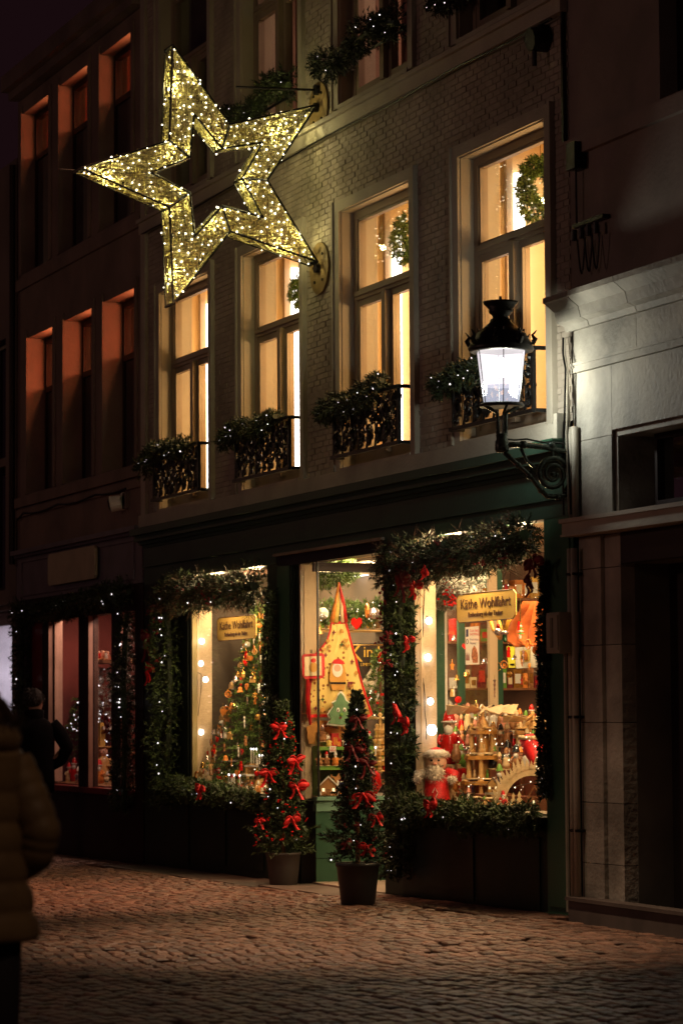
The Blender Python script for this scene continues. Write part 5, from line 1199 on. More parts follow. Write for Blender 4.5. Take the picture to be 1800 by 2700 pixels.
def flat(parent, pts, m_, X, name, th=.006, o0=a0_):
    P = [side(px,py,X) for px,py in pts]; n = len(P); mb = MB(); mb.add(P+[p+Vector((th,0,0)) for p in P], [tuple(range(n)), tuple(range(n,2*n))[::-1]]+[(i,(i+1)%n,(i+1)%n+n,i+n) for i in range(n)]); return mb.build(name, m_, parent, origin=o0)
def oval(cx, cy, rx, ry, n=14): return [(cx+rx*math.cos(2*PI*i/n), cy+ry*math.sin(2*PI*i/n)) for i in range(n)]
px_ = AX+.028
flat(ap,[(868,1790),(870,1760),(876,1745),(900,1745),(908,1760),(912,1790),(908,1820),(874,1820)],mat('gingerbread_print',(.60,.30,.06),.8),px_,'printed_figure')
flat(ap,oval(889,1766,14,20),WHITE,px_+.004,'printed_beard'); flat(ap,oval(889,1762,9,9),SKIN,px_+.008,'printed_face'); flat(ap,[(874,1750),(880,1740),(893,1736),(905,1744),(909,1752)],RED,px_+.008,'printed_hat'); flat(ap,[(868,1799),(911,1799),(911,1804),(868,1804)],BLK,px_+.006,'printed_belt')
for (x,y__) in ((864,1690),(912,1688),(852,1712),(915,1703),(925,1808),(922,1832)): flat(ap,[(x,y__+7),(x+6,y__),(x+4,y__-5),(x,y__-2),(x-4,y__-5),(x-6,y__)],mat('gingerbread_print',(.6,.3,.06)),px_,'printed_heart')
for (x,y__,k_) in ((868,1705,0),(900,1700,1),(845,1735,0),(858,1728,2),(928,1745,2),(938,1775,0),(850,1845,1),(940,1845,0),(832,1868,2),(850,1872,0),(870,1872,1),(900,1874,2),(925,1870,0),(948,1868,1),(960,1862,2),(880,1668,2),(900,1664,0)):
    flat(ap, oval(x,y__,4.5,6,7) if k_==0 else ([(x,y__-7),(x+2,y__-2),(x+6,y__-1),(x+2,y__+2),(x,y__+7),(x-2,y__+2),(x-6,y__-1),(x-2,y__-2)]), (mat('gingerbread_print',(.6,.3,.06)), mat('leaf_print',(.06,.10,.03),.8), REDD)[k_], px_, 'printed_motif')
flat(ap,[(916,1798),(930,1798),(930,1812),(916,1812)],REDD,px_,'printed_parcel')
# pot holder
ph = thing('pot_holder','square red-edged pot holder with printed figure beside the apron','pot holder',side(826,1757,-5.62)); o_ = Vector(ph.location)
flat(ph,[(800,1725),(848,1722),(854,1728),(855,1782),(849,1789),(803,1791),(797,1784),(795,1731)],RED,-5.62,'red_border',.012,o_); flat(ph,[(802,1732),(847,1730),(848,1781),(803,1783)],CREAM,-5.606,'printed_cloth',.003,o_)
flat(ph,oval(826,1760,11,13),mat('gingerbread_print',(.6,.3,.06)),-5.602,'printed_figure',.003,o_); flat(ph,oval(826,1742,7,6),RED,-5.602,'printed_hat',.003,o_); MB().tube([side(819,1722,-5.62),side(818,1714,-5.62),side(822,1714,-5.62),side(822,1722,-5.62)],.004,5).build('loop',BLACKP,ph,origin=o_)
rd = thing('red_ribbon','long red ribbon trailing below the pot holder','ribbon',side(815,1910,-5.63)); o_=Vector(rd.location)
MB().tube([side(812,1792,-5.63),side(812,1850,-5.63),side(818,1912,-5.63)],[.018,.022,.012],5).build('strand',RED,rd,origin=o_)
# smiling tree cushion
tc_ = thing('tree_cushion','green felt tree cushion with white edge and smiling face','cushion',side(899,1912,-5.60)); o_=Vector(tc_.location)
TR = [(897,1822),(906,1832),(912,1846),(924,1852),(920,1862),(930,1872),(937,1886),(930,1898),(938,1912),(900,1916),(860,1912),(868,1898),(861,1884),(868,1874),(876,1862),(873,1852),(884,1846),(889,1832)]
flat(tc_,TR,WHITE,-5.60,'white_edge',.02,o_); TRi = [(899+(x-899)*.88, 1872+(y__-1872)*.90) for x,y__ in TR]; flat(tc_,TRi,FELT,-5.578,'felt_face',.012,o_)
for x in (891,908): flat(tc_,oval(x,1872,4,6),WHITE,-5.564,'eye',.004,o_); flat(tc_,oval(x,1873,1.8,3),BLK,-5.559,'pupil',.003,o_)
flat(tc_,oval(900,1884,4,4.5),GRN,-5.562,'nose',.012,o_); flat(tc_,oval(897,1893,3.5,3),REDD,-5.562,'mouth',.004,o_)
# arched board
ab = thing('arched_board','arched wooden board lettered Original Rothen over the green shelf','wooden board',side(880,1940,-5.78)); o_=Vector(ab.location)
flat(ab,[(807,1918),(818,1910),(835,1901),(855,1900),(880,1905),(905,1916),(930,1932),(960,1945),(960,1962),(925,1955),(900,1948),(870,1942),(845,1936),(830,1930),(829,1958),(824,1963),(812,1961),(809,1950)],mat('orange_wood',(.50,.22,.04),.5,.2,14),-5.78,'board',.02,o_)
for i, ch in enumerate('Original Rothen'):
    u = i/14; px, py = 857+70*u, 1912+26*u**1.5-3*math.sin(u*3); p = side(px,py,-5.755)-o_; text(ch,ab,tuple(p),(PI/2-0,0,PI/2),.060,BRN,.75,name='letter',bold=.002)
# green shelf
gs = thing('green_shelf','bright green display shelf full of figurines beside the doorway','shelf',side(905,2098,-5.95)); o_=Vector(gs.location)
def shelfbox(px0,py0,px1,py1,X0,X1,m_,nm,par=gs,o__=None):
    a, b = side(px0,py0,X1), side(px1,py1,X1); MB().box(X0,X1,min(a.y,b.y),max(a.y,b.y),min(a.z,b.z),max(a.z,b.z)).build(nm,m_,par,origin=o__ or o_)
for (py0,py1) in ((1970,1977),(2021,2029)): shelfbox(838,py0,985,py1,-5.98,-5.66,GRN,'shelf_board')
shelfbox(832,1950,985,2099,-6.0,-5.98,mat('green_back_panel',(.06,.10,.03),.6),'back_panel'); shelfbox(836,1968,842,2099,-5.98,-5.70,GRN,'side_panel'); shelfbox(976,1968,985,2099,-5.98,-5.70,GRN,'side_panel')
def sfig(px, pyb, hpx, X, lab, bm, hm, **k):
    p = side(px,pyb,X); hpx *= 1.15; return figurine(lab,(p.x,p.y,p.z),hpx/ppm(p),bm,hm,rz=PI/2-.3,**k)
sfig(850,1957,42,-5.7,'gingerbread man with grey bobble hat on the top green shelf',BROWNG,SILV,beard=False,fat=1.3)
sfig(867,1970,26,-5.68,'yellow glazed figure on the top green shelf',YEL,WHITE,beard=False,fat=1.3)
sfig(909,1970,30,-5.68,'little snowman with checked hat on the top green shelf',WHITE,BLK,beard=False)
for px,w_,h_,lab in ((884,20,36,'tall red gift carton on the top green shelf'),(893,15,20,'small red carton with gold print on the top green shelf')):
    p = side(px,1970,-5.69); k_=ppm(p); tb = thing('gift_carton',lab,'box',p,PI/2); MB().box(-w_/k_/2,w_/k_/2,0,.05,0,h_/k_).build('carton',RED,tb); MB().box(-w_/k_*.3,w_/k_*.3,-.003,0,h_/k_*.15,h_/k_*.7).build('print',ORANGE,tb)
for i,(px,bm,hm,lab) in enumerate(((842,BROWNG,BROWNG,'brown bearded smoker'),(861,BROWNG,RED,'round santa smoker with red cap'),(884,ORANGE,WHITE,'orange pumpkin-bodied smoker with flat hat'),(905,BROWNG,GRN,'brown smoker with mossy hat'),(930,ORANGE,REDG,'orange smoker half behind the fir'),(962,WOODP,REDG,'pale smoker at the shelf end'))):
    sfig(px,2020,34,-5.68,lab+' on the lower green shelf',bm,hm,fat=1.25)
nc = thing('price_card','small white NEU card on the green shelf edge','card',side(876,1984,-5.64)); o_=Vector(nc.location)
flat(nc,[(868,1968),(885,1968),(885,1984),(868,1984)],PAPER,-5.645,'card',.004,o_); text('NEU',nc,tuple(side(876.5,1979,-5.639)-o_),SIDE,.028,RED); flat(nc,[(872,1974),(875,1970),(876,1974)],RED,-5.640,'print',.002,o_); flat(nc,[(877,1974),(880,1970),(882,1974)],RED,-5.640,'print',.002,o_)
p = side(866,2098,-5.62); toyhouse('snow-roofed gingerbread house at the bottom of the green shelf',tuple(p),.155,.19,1.2,mat('gingerbread',(.45,.20,.06),.7),WHITE)
st_ = thing('cookie_star','brown gingerbread star leaning behind the snow-roofed house','cookie star',side(889,2065,-5.66)); o_=Vector(st_.location)
flat(st_,[(889+ (17 if j%2==0 else 8)*math.sin(PI/5*j+.2), 2056-(17 if j%2==0 else 8)*math.cos(PI/5*j+.2)) for j in range(10)],mat('gingerbread',(.45,.2,.06)),-5.70,'body',.02,o_)
pc = thing('postcard','small white picture card beside the gingerbread house','card',side(899,2098,-5.60)); o_=Vector(pc.location)
flat(pc,[(888,2058),(911,2058),(911,2098),(889,2098)],PAPER,-5.60,'card',.006,o_); flat(pc,[(893,2063),(908,2063),(906,2080),(895,2080)],NAVY,-5.594,'print',.002,o_); flat(pc,[(893,2084),(908,2084),(907,2094),(894,2094)],ORANGE,-5.594,'print',.002,o_)
for i,px in enumerate((845,857,873,884)):
    p = side(px,2098,-5.54); figurine(('white-haired gnome','brown gnome','pink-faced gnome','tiny orange gnome')[i]+' in front of the gingerbread house',tuple(p),.05,(WHITE,BROWNG,PINK,ORANGE)[i],None,beard=False,rz=PI/2,arms=False)
for px,h_,lab,bm,hm in ((808,78,'tall brown smoker figure with white-banded hat at the glass corner',BROWNG,BROWNG),(822,58,'stout smoker figure with striped hat at the glass corner',ORANGE,WHITE)):
    p = at(px,2098,.16); p.z = .735; figurine(lab,tuple(p),h_/ppm(p),bm,hm,fat=1.15)
# blackboard
bb = thing('blackboard','dark board with gold lettering Kinder behind the apron','board',side(975,1765,-6.3)); o_=Vector(bb.location)
flat(bb,[(925,1697),(1060,1697),(1060,1790),(925,1790)],mat('blackboard_paint',(.035,.022,.015),.5),-6.3,'board',.02,o_)
for a,b in (((930,1701),(1050,1701)),((932,1701),(932,1785))): MB().tube([side(*a,-6.27)-o_,side(*b,-6.27)-o_],.004,4).build('gold_line',GOLD,bb)
GLET = mat('gold_letter_paint',(.80,.50,.08),.4,.05,10)
text('K',bb,tuple(side(938,1725,-6.27)-o_),SIDE,.24,GLET,.9,'CENTER',name='letter'); text('inder',bb,tuple(side(957,1720,-6.27)-o_),SIDE,.15,GLET,.95,'LEFT'); text('LIMITIERTE EDITION',bb,tuple(side(950,1753,-6.27)-o_),SIDE,.042,GLET,1.,'LEFT')
# garland inside, clutter behind the apron
mb_pts = [side(832,1520,-5.9),side(860,1512,-5.9),side(890,1505,-5.9),side(925,1500,-6.1)]
garland('bright-edged fir garland under the ceiling above the apron', mb_pts, .16, 700, 0, TREEN, group=None, sag=.3)
garland('fir garland with ribbons on the ledge behind the apron', [side(815,1625,-6.6),side(850,1612,-6.6),side(900,1615,-6.6),side(960,1620,-6.9),side(1012,1600,-6.9)], .12, 500, 8, TREEN, group=None, ledm=LEDW)
sh = thing('wall_shelf','wooden wall shelf of toys behind the apron','shelf',side(900,1668,-6.95)); o_=Vector(sh.location)
for py in (1660,1850,1960,2060): shelfbox(790,py,1180,py+6,-7.15,-6.8,WOODD if py!=1660 else WOOD,'shelf_board',sh,o_)
cl = [('teddy',BROWNF,None),('nutcracker',REDG,BLK),('angel',CREAM,GOLD),('snowman',WHITE,BLK),('dwarf',GRN,RED),('santa',RED,RED),('drummer',ORANGE,REDG),('bishop',YEL,WHITE),('shepherd',BROWNG,BROWNG)]
for row,(py,hp) in enumerate(((1658,44),(1848,42),(1958,40),(2058,44))):
    for i in range(10):
        n_, bm, hm = cl[(i*2+row*3)%9]; px = 806+21*i
        p = side(px,py,-6.92); figurine('%s figure, %s from the pier on the %s wall shelf' % (n_, ('first','second','third','fourth','fifth','sixth','seventh','eighth','ninth','tenth')[i], ('top','second','third','bottom')[row]),tuple(p),hp*R.uniform(.75,1.1)/ppm(p),bm,hm,rz=PI/2-.3,fat=1.1,beard=(i%2==0),name=n_)
for i,(px,py,kd,cl_,lab) in enumerate(((968,1590,'ring','orange','orange ring ornament hanging above the gold lettering'),(940,1625,'heart','red','red heart hanging above the gold lettering'),(985,1600,'ball','silver','silver ball hanging above the gold lettering'),(850,1600,'ball','white','white ball hanging above the pot holder'),(838,1640,'bell','gold','gold bell hanging above the pot holder'))):
    ornament(kd,cl_,side(px,py,-6.4),lab,None,2.2)
mt_ = thing('small_tree','small glittering christmas tree under the gold lettering by the doorway glass','christmas tree',side(1003,1905,-6.05)); o_=Vector(mt_.location); mb=MB()
for i in range(420):
    u=R.random(); a=R.uniform(0,2*PI); r_=.17*(1-u)*R.random()**.5+.02; sprig(mb,(math.cos(a)*r_,math.sin(a)*r_,.06+.62*u),(math.cos(a),math.sin(a),.1),.05,7,.035)
mb.build('branches',TREEN,mt_); MB().tube([(0,0,-.02),(0,0,.66)],[.02,.005],6).build('trunk',WOODD,mt_)
leds(mt_,[Vector((math.cos(a)*r_,math.sin(a)*r_,z)) for a,r_,z in [(R.uniform(-2.,1.6),.18*(1-u),.06+.6*u) for u in [R.random() for _ in range(40)]]],.010,LEDW)
mb=MB()
for i in range(26): u=R.random(); a=R.uniform(-2,1.6); mb.ball((math.cos(a)*.18*(1-u),math.sin(a)*.18*(1-u),.06+.6*u),.016,6,4)
mb.build('baubles',REDG,mt_,kind='stuff')
goose = thing('plush_goose','cream plush goose under the gold lettering','plush toy',side(982,1830,-6.1)); o_=Vector(goose.location)
MB().tube([side(978,1828,-6.1),side(974,1800,-6.1),side(984,1775,-6.1),side(990,1752,-6.1)],[.06,.07,.045,.02],9).build('body',FUR,goose,smooth=True,origin=o_)
pyramid('narrow wooden candle pyramid at the right of the doorway glass', tuple(side(1003,2035,-5.75)), .50, .09, 4, 8)
for px in (980,990): candle('lit white candle %s of the pair beside the narrow pyramid' % ('left' if px == 980 else 'right'), tuple(side(px,1995,-5.7)), .07)
sc_ = thing('red_stocking','glossy red stocking with white cuff by the doorway glass','stocking',side(988,2095,-5.65)); o_=Vector(sc_.location)
MB().tube([side(976,2030,-5.65),side(990,2045,-5.65),side(994,2070,-5.65),side(985,2092,-5.65)],[.03,.045,.05,.03],9).build('leg',REDG,sc_,smooth=True,origin=o_); MB().tube([side(974,2026,-5.65),side(978,2034,-5.65)],.04,9).build('cuff',WHITE,sc_,smooth=True,origin=o_)

# ---------------- right window
py_ = stand(1272,.62); pyramid('big three-tier wooden candle pyramid with wide rotor blades', tuple(py_), .80, .195, 3, 11, .25, .55)
p2 = stand(1405,.95); p2.z = STG+.30; pyramid('second wooden pyramid half hidden by the right garland', tuple(p2), .42, .16, 1, 9, .1, .5)
bench('red draped plinth under the half hidden pyramid', 1408, .95, .42, .30, top=RED, leg=RED)
# plush santa
ps = stand(1150,.17); t = thing('plush_santa','plush santa with white beard and long red robe sitting at the left jamb','plush santa',ps,1.05); t.scale = (1.12,1.12,1.12)
MB().lathe([(.0,0),(.105,0),(.11,.02),(.10,.06),(.085,.20),(.06,.26),(0,.27)],18).build('robe',RED,t,smooth=True); MB().lathe([(.10,0),(.118,.005),(.118,.035),(.10,.04)],18).build('fur_hem',FUR,t,smooth=True)
MB().ball((0,-.012,.325),.078,14,10).build('head',SKIN,t,smooth=True); MB().ball((0,-.055,.25),.062,12,8,sz=1.15).build('beard',FUR,t,smooth=True)
MB().lathe([(.075,.36),(.095,.37),(.095,.40),(.07,.41),(.05,.42),(.0,.43)],14).build('fur_cap',FUR,t,smooth=True); MB().lathe([(.06,.405),(.045,.425),(0,.44)],12).build('cap_top',RED,t,smooth=True)
for sd in (-1,1): MB().tube([(sd*.07,0,.25),(sd*.14,-.03,.23),(sd*.13,-.09,.20)],[.035,.04,.03],8).build('sleeve',RED if sd>0 else FUR,t,smooth=True); MB().ball((sd*.13,-.10,.20),.03,8,6).build('mitten',FUR,t,smooth=True)
mb = MB(); mb.ball((-.027,-.083,.34),.011,6,4); mb.ball((.027,-.083,.34),.011,6,4); mb.build('eyes',BLK,t); MB().ball((0,-.095,.315),.016,6,4).build('nose',PINK,t); MB().tube([(.0,-.098,.06),(.02,-.1,.10),(.0,-.1,.14),(-.02,-.1,.10)],.003,4).build('cord',WHITE,t)
def fuzz(parent, c, r, m_, n, L, name='fluff', sz=1.):
    mb = MB()
    for i in range(n):
        d = Vector((R.gauss(0,1),R.gauss(0,1),R.gauss(0,1))).normalized(); p = Vector(c)+Vector((d.x*r,d.y*r,d.z*r*sz)); e = (d+Vector((R.uniform(-.6,.6),R.uniform(-.6,.6),-.4))).normalized()*L*R.uniform(.5,1.2)
        s_ = e.cross(d).normalized()*.0035 if e.cross(d).length > .001 else Vector((.003,0,0)); mb.add([p-s_,p+s_,p+e],[(0,1,2)])
    return mb.build(name, m_, parent)
fuzz(t,(0,-.055,.25),.060,FUR,420,.035,'beard_fluff',1.15); fuzz(t,(0,0,.385),.088,FUR,500,.03,'cap_fluff',.3); fuzz(t,(0,0,.02),.112,FUR,300,.02,'hem_fluff',.15)
for sd in (-1,1): fuzz(t,(sd*.13,-.10,.20),.03,FUR,120,.02,'mitten_fluff'); fuzz(t,(sd*.10,-.02,.24),.04,FUR if sd<0 else RED,120,.02,'sleeve_fluff')
rp_ = stand(1183,.30); t = thing('plush_reindeer','small brown plush reindeer beside the plush santa','plush reindeer',rp_,1.0)
MB().lathe([(0,0),(.055,.0),(.06,.05),(.045,.12),(.02,.15),(0,.155)],12).build('body',BROWNF,t,smooth=True); MB().ball((0,-.025,.17),.04,10,7,sy=1.3).build('head',BROWNF,t,smooth=True)
for sd in (-1,1): MB().tube([(sd*.02,0,.20),(sd*.045,0,.24),(sd*.03,0,.27)],.006,5).build('antler',WOODP,t); MB().tube([(sd*.04,-.02,.11),(sd*.06,-.06,.06)],.016,6).build('leg',BROWNF,t,smooth=True); MB().tube([(sd*.03,-.05,.02),(sd*.04,-.10,.02)],.02,6).build('foot',BROWNF,t,smooth=True)
MB().ball((0,-.08,.17),.012,6,4).build('nose',REDG,t)
p = stand(1184,.52); p.z = STG+.32; figurine('tall glossy red santa smoker behind the plush santa',tuple(p),.50,REDG,REDG,fat=1.,name='santa_smoker')
bench('plinth under the tall red santa smoker', 1184, .52, .24, .32, top=CREAM, leg=RED)
p = stand(1217,.80); p.z = STG+.20; figurine('smaller red santa figure between tall smoker and pyramid',tuple(p),.34,REDG,REDG,fat=.8,name='santa_smoker'); bench('plinth under the smaller red santa', 1220, .80, .26, .20, top=NAVY, leg=NAVY)
p = stand(1202,.52); p.z = STG+.36; t = thing('brown_jug','shiny brown handbell-shaped jug beside the tall red smoker','jug',p); MB().lathe([(0,0),(.03,.0),(.045,.03),(.042,.08),(.022,.12),(.03,.15),(.0,.15)],14).build('jug',BROWNG,t,smooth=True); MB().tube([(0,0,-.36),(0,0,0)],.012,6).build('stem',WOODD,t)
p = stand(1338,.78); p.z = STG+.28; figurine('dark green smoker figure right of the pyramid',tuple(p),.27,mat('bottle_green',(.02,.05,.025),.35),BLK,fat=1.1,name='smoker'); bench('box under the dark green smoker', 1340, .78, .3, .28, top=WOODD, leg=WOODD)
p = stand(1316,.42); p.z = STG+.12; figurine('gnome with moss-green cap before the candle pyramid',tuple(p),.24,BLACKP,GRN,fat=1.1,name='gnome'); bench('low block under the moss-capped gnome', 1317, .42, .2, .12, top=WOODD, leg=WOODD)
p = stand(1360,.62); p.z = STG+.26; figurine('copper-coloured smoker under the hanging stocking',tuple(p),.26,BROWNG,BLK,name='smoker'); bench('block under the copper-coloured smoker', 1362, .62, .24, .26, top=WOODD, leg=WOODD)
arch('pale fretwork candle arch of fir trees at the right jamb', stand(1400,.42,.745), .54, 1.12, WOODP, 25)
p = stand(1302,.34); p.z = STG+.13; toyhouse('tiny wooden lantern house on the stand by the pyramid',tuple(p),.09,.13,.8,WOOD,SILV); bench('thin stand under the tiny lantern house', 1303, .34, .14, .13)
for px,y,lab in ((1238,.24,'small four-armed wooden fan stand before the big pyramid'),(1285,.24,'second small wooden fan stand before the big pyramid')):
    p = stand(px,y); t = thing('fan_stand',lab,'wooden toy',p); MB().tube([(0,0,0),(0,0,.09)],.006,6).build('post',WOOD,t); MB().lathe([(0,0),(.03,0),(.03,.01),(0,.01)],10).build('base',WOOD,t)
    for i in range(4): a = PI/2*i+.3; MB().box(.005,.085,-.014,.014,.088,.093).build('blade',WOODP,t).rotation_euler = (.3,0,a)
figurine('red and white santa leaning by the candle arch',tuple(stand(1325,.20)),.16,RED,RED)
for i in range(10):
    px = 1205+14*i; figurine('tiny %s at the front edge of the pyramid window' % ('snow maiden','carol singer','baker','red elf','white lamb keeper','wood carver','sledge boy','bell ringer','orange dwarf','lantern child')[i], tuple(stand(px,.17+.03*(i%2))), .075+.015*(i%3), (WHITE,REDG,CREAM,REDG,WHITE,WOOD,ORANGE,GOLD,ORANGE,GRN)[i], (None,REDG,WHITE,REDG,None,GRN,REDG,GOLD,REDG,BLK)[i], beard=False)
# hanging goods
def hang(name, label, px, py, y, builder, cat='ornament'):
    p = at(px,py,y); t = thing(name,label,cat,p); builder(t); MB().tube([(0,0,0),(0,0,.25)],.0025,4).build('cord',GOLD,t); return t
hang('ball_ornament','big silvery ball hanging under the yellow sign',1313,1655,.35,lambda t: (MB().ball((0,0,-.035),.033,14,10).build('ball',SILV,t,smooth=True), MB().lathe([(.0,.03),(.012,.028),(.016,0),(0,-.004)],8).build('little_santa',REDG,t,smooth=True)))
hang('boot_ornament','glossy green boot ornament hanging under the yellow sign',1330,1663,.35,lambda t: (MB().lathe([(0,0),(.028,-.005),(.03,-.03),(.02,-.032),(0,-.03)],12).build('cuff',SILV,t,smooth=True), MB().tube([(0,0,-.03),(0,0,-.075),(.03,-.01,-.085)],[.02,.021,.015],9).build('boot',mat('dark_green_glass',(.02,.07,.03),.12,.3,60,metal=.5),t,smooth=True)))
hang('tree_ornament','small striped tree ornament with red bow under the sign',1372,1640,.33,lambda t: ([MB().lathe([(0,-.02*k),(.010+.006*k,-.02*k-.016),(0,-.02*k-.02)],12).build('tier',WHITE if k%2 else GRN,t,smooth=True) for k in range(5)], MB().tube([(.01,-.02,0),(.02,-.03,-.07)],[.012,.008],6).build('red_ribbon',REDG,t)))
hang('fish_ornament','little white glass drop hanging low right of the sign',1371,1675,.33,lambda t: MB().ball((0,0,-.01),.014,8,6,sz=1.6).build('drop',WHITE,t,smooth=True))
# orange drape
P = thing('orange_drape','rust-orange cloth draped behind the yellow sign','drape',at(1390,1700,1.05)); o_=Vector(P.location); rings=[]
for py,l,r_ in ((1585,1385,1440),(1610,1370,1440),(1640,1345,1440),(1665,1335,1440),(1690,1340,1440),(1705,1372,1440)):
    A,B = at(l,py,1.0),at(r_,py,1.0); top=[A.lerp(B,j/24)+Vector((0,.05*math.sin(j*.9+py*.02)+.02*math.sin(j*2.3),0)) for j in range(25)]; rings.append(top+[p+Vector((0,.008,0)) for p in reversed(top)])
MB().loft(rings).build('cloth',ORC,P,smooth=True,origin=o_)
pr = thing('yellow_ribbon_loops','golden ribbon loops hanging behind the sign','ribbon',at(1325,1660,.5)); o_=Vector(pr.location)
for a,b,c_ in (((1290,1625),(1300,1660),(1318,1685)),((1345,1625),(1335,1655),(1318,1685)),((1310,1625),(1318,1650),(1325,1672))): MB().tube([at(*a,.5),at(*b,.5),at(*c_,.5)],[.02,.018,.012],6).build('loop',mat('amber_satin',(.75,.38,.05),.35),pr,smooth=True,origin=o_)
# frosted bunch with berries
fb = thing('frosted_bunch','frosted fir bunch with red berries under the top garland','decoration',at(1200,1560,.42)); o_=Vector(fb.location); mb=MB()
foliage(mb,[at(1152,1590,.42)-o_,at(1175,1545,.42)-o_,at(1215,1525,.42)-o_,at(1248,1540,.42)-o_],.12,520,sag=.3); foliage(mb,[at(1200,1560,.42)-o_,at(1195,1600,.42)-o_],.05,500,sag=.5); mb.build('frosted_sprigs',FLOCK,fb)
mb=MB()
for i in range(60): mb.ball(at(R.gauss(1188,11),R.uniform(1525,1600),.34)-o_,.012,6,4)
mb.build('berries',REDG,fb,kind='stuff')
# poster on the return glass
po = thing('poster','white poster on the inner glass reading TAX FREE SHOPPING, World-Wide Shipping','poster',atx(1244,1752,-3.69)); o_=Vector(po.location); PX=-3.688
def fl(par,pts,m_,X,nm,th,o__): return flat(par,pts,m_,X,nm,th,o__)
fl(po,[(1226,1654),(1262,1651),(1263,1752),(1227,1753)],PAPER,PX,'sheet',.002,o_); fl(po,[(1228,1660),(1234,1659),(1234,1679),(1228,1680)],NAVY,PX+.003,'print_block',.001,o_); fl(po,oval(1231,1692,3.4,7),NAVY,PX+.003,'print_block',.001,o_); fl(po,oval(1231,1692,2,5),PAPER,PX+.0045,'print_block',.001,o_)
def ptext(s_,px,py,sz_,m_,sx,X=PX+.003,par=po,o__=o_): text(s_,par,tuple(atx(px,py,X)-o__),SIDE,sz_,m_,sx,'LEFT',.0006)
ptext('TAX FREE',1238,1664,.032,RED,.62); ptext('SHOPPING',1238,1673,.032,RED,.58); ptext('World-Wide',1238,1687,.027,NAVY,.56); ptext('Shipping!',1238,1696,.027,NAVY,.62)
fl(po,[(1244,1712),(1250,1702),(1256,1712),(1260,1728),(1259,1748),(1246,1748),(1242,1730)],mat('print_brown',(.40,.15,.07),.6,.6,80),PX+.003,'printed_figure',.001,o_)
for x in (1230,1235): fl(po,[(x-2,1742),(x-1.5,1728),(x,1720),(x+1.5,1728),(x+2,1742)],REDD,PX+.003,'printed_figure',.001,o_)
# goods shelf behind
gsx=-4.95; gh = thing('goods_shelf','dark shelf of boxed goods seen through the inner glass','shelf',(gsx,2.3,0)); o_=Vector(gh.location)
for z in (.55,.95,1.32,1.72,2.15,2.55): MB().box(gsx-.3,gsx+.02,1.16,3.6,z-.02,z).build('shelf_board',WOODD,gh,origin=o_)
MB().box(gsx-.32,gsx-.30,1.16,3.6,0,3.0).build('back_panel',SHOPW,gh,origin=o_)
pk = [REDG,RED,NAVY,CREAM,ORANGE,WHITE,GOLD,REDD,BROWNG,GRN]; k=0
for z in (.55,.95,1.32,1.72,2.15,2.55):
    y=1.2
    while y<3.5:
        w_=R.uniform(.045,.10); h_=R.uniform(.09,.24); m1=R.choice(pk); k+=1
        tb=thing('boxed_toy','%s boxed toy on the %s back shelf, %s' % ({REDG:'glossy red',RED:'red',NAVY:'navy',CREAM:'cream',ORANGE:'orange',WHITE:'white',GOLD:'gold',REDD:'dark red',BROWNG:'brown',GRN:'green'}[m1], {.55:'lowest',.95:'low',1.32:'lower middle',1.72:'upper middle',2.15:'high',2.55:'highest'}[z], ('nearest the glass','left of the door post','behind the door post','right of the door post','toward the counter','at the far end')[min(5,int((y-1.2)/.4))]),'box',(gsx-.06,y+w_/2,z),0,'boxed toys on the back shelf')
        MB().box(-.08,.05,-w_/2+.004,w_/2-.004,0,h_).build('carton',m1,tb); MB().box(.05,.052,-w_*.3,w_*.3,h_*.25,h_*.75).build('printed_label',R.choice([CREAM,WHITE,GOLD,RED]),tb); y+=w_
# farther goods right of the door post
ct = thing('sales_counter','bright white-fronted counter at the back of the shop','counter',(-3.4,2.55,0)); o_=Vector(ct.location)
a,b=at(1322,1806,2.3),at(1400,1806,2.3); MB().box(a.x,b.x,2.3,2.7,0,a.z).build('front',WHITE,ct,origin=o_)
light('AREA','counter_light',((a.x+b.x)/2,1.9,2.6),10,(1,.9,.78),.3,((a.x+b.x)/2,2.3,1.3))
wp = thing('framed_print','white framed print with golden figure hanging right of the yellow card','framed print',at(1388,1763,1.7)); o_=Vector(wp.location)
def ff(par,pts,m_,y,nm,th,o__):
    P_=[at(px,py,y) for px,py in pts]; n=len(P_); MB().add([],[]); mb=MB(); mb.add(P_+[p+Vector((0,-th,0)) for p in P_],[tuple(range(n))[::-1],tuple(range(n,2*n))]+[(i,(i+1)%n,(i+1)%n+n,i+n) for i in range(n)]); return mb.build(nm,m_,par,origin=o__)
ff(wp,[(1360,1708),(1418,1704),(1416,1760),(1366,1763)],WHITE,1.7,'mount',.02,o_); ff(wp,[(1370,1716),(1397,1713),(1396,1744),(1373,1747)],YEL,1.675,'print',.004,o_); ff(wp,[(1378,1742),(1380,1722),(1385,1717),(1390,1725),(1392,1741)],ORANGE,1.668,'printed_figure',.004,o_)
yc = thing('yellow_card','bright yellow hanging card between door post and white print','card',at(1349,1762,1.5)); o_=Vector(yc.location); ff(yc,[(1336,1705),(1357,1705),(1359,1761),(1342,1761)],mat('lemon_card',(.75,.70,.05),.6),1.5,'card',.006,o_); ff(yc,[(1345,1750),(1355,1750),(1355,1755),(1345,1755)],BLK,1.49,'print',.003,o_)
s2 = thing('back_shelf','long wooden shelf of candles and figures behind the pyramid','shelf',at(1350,1775,2.9)); o_=Vector(s2.location)
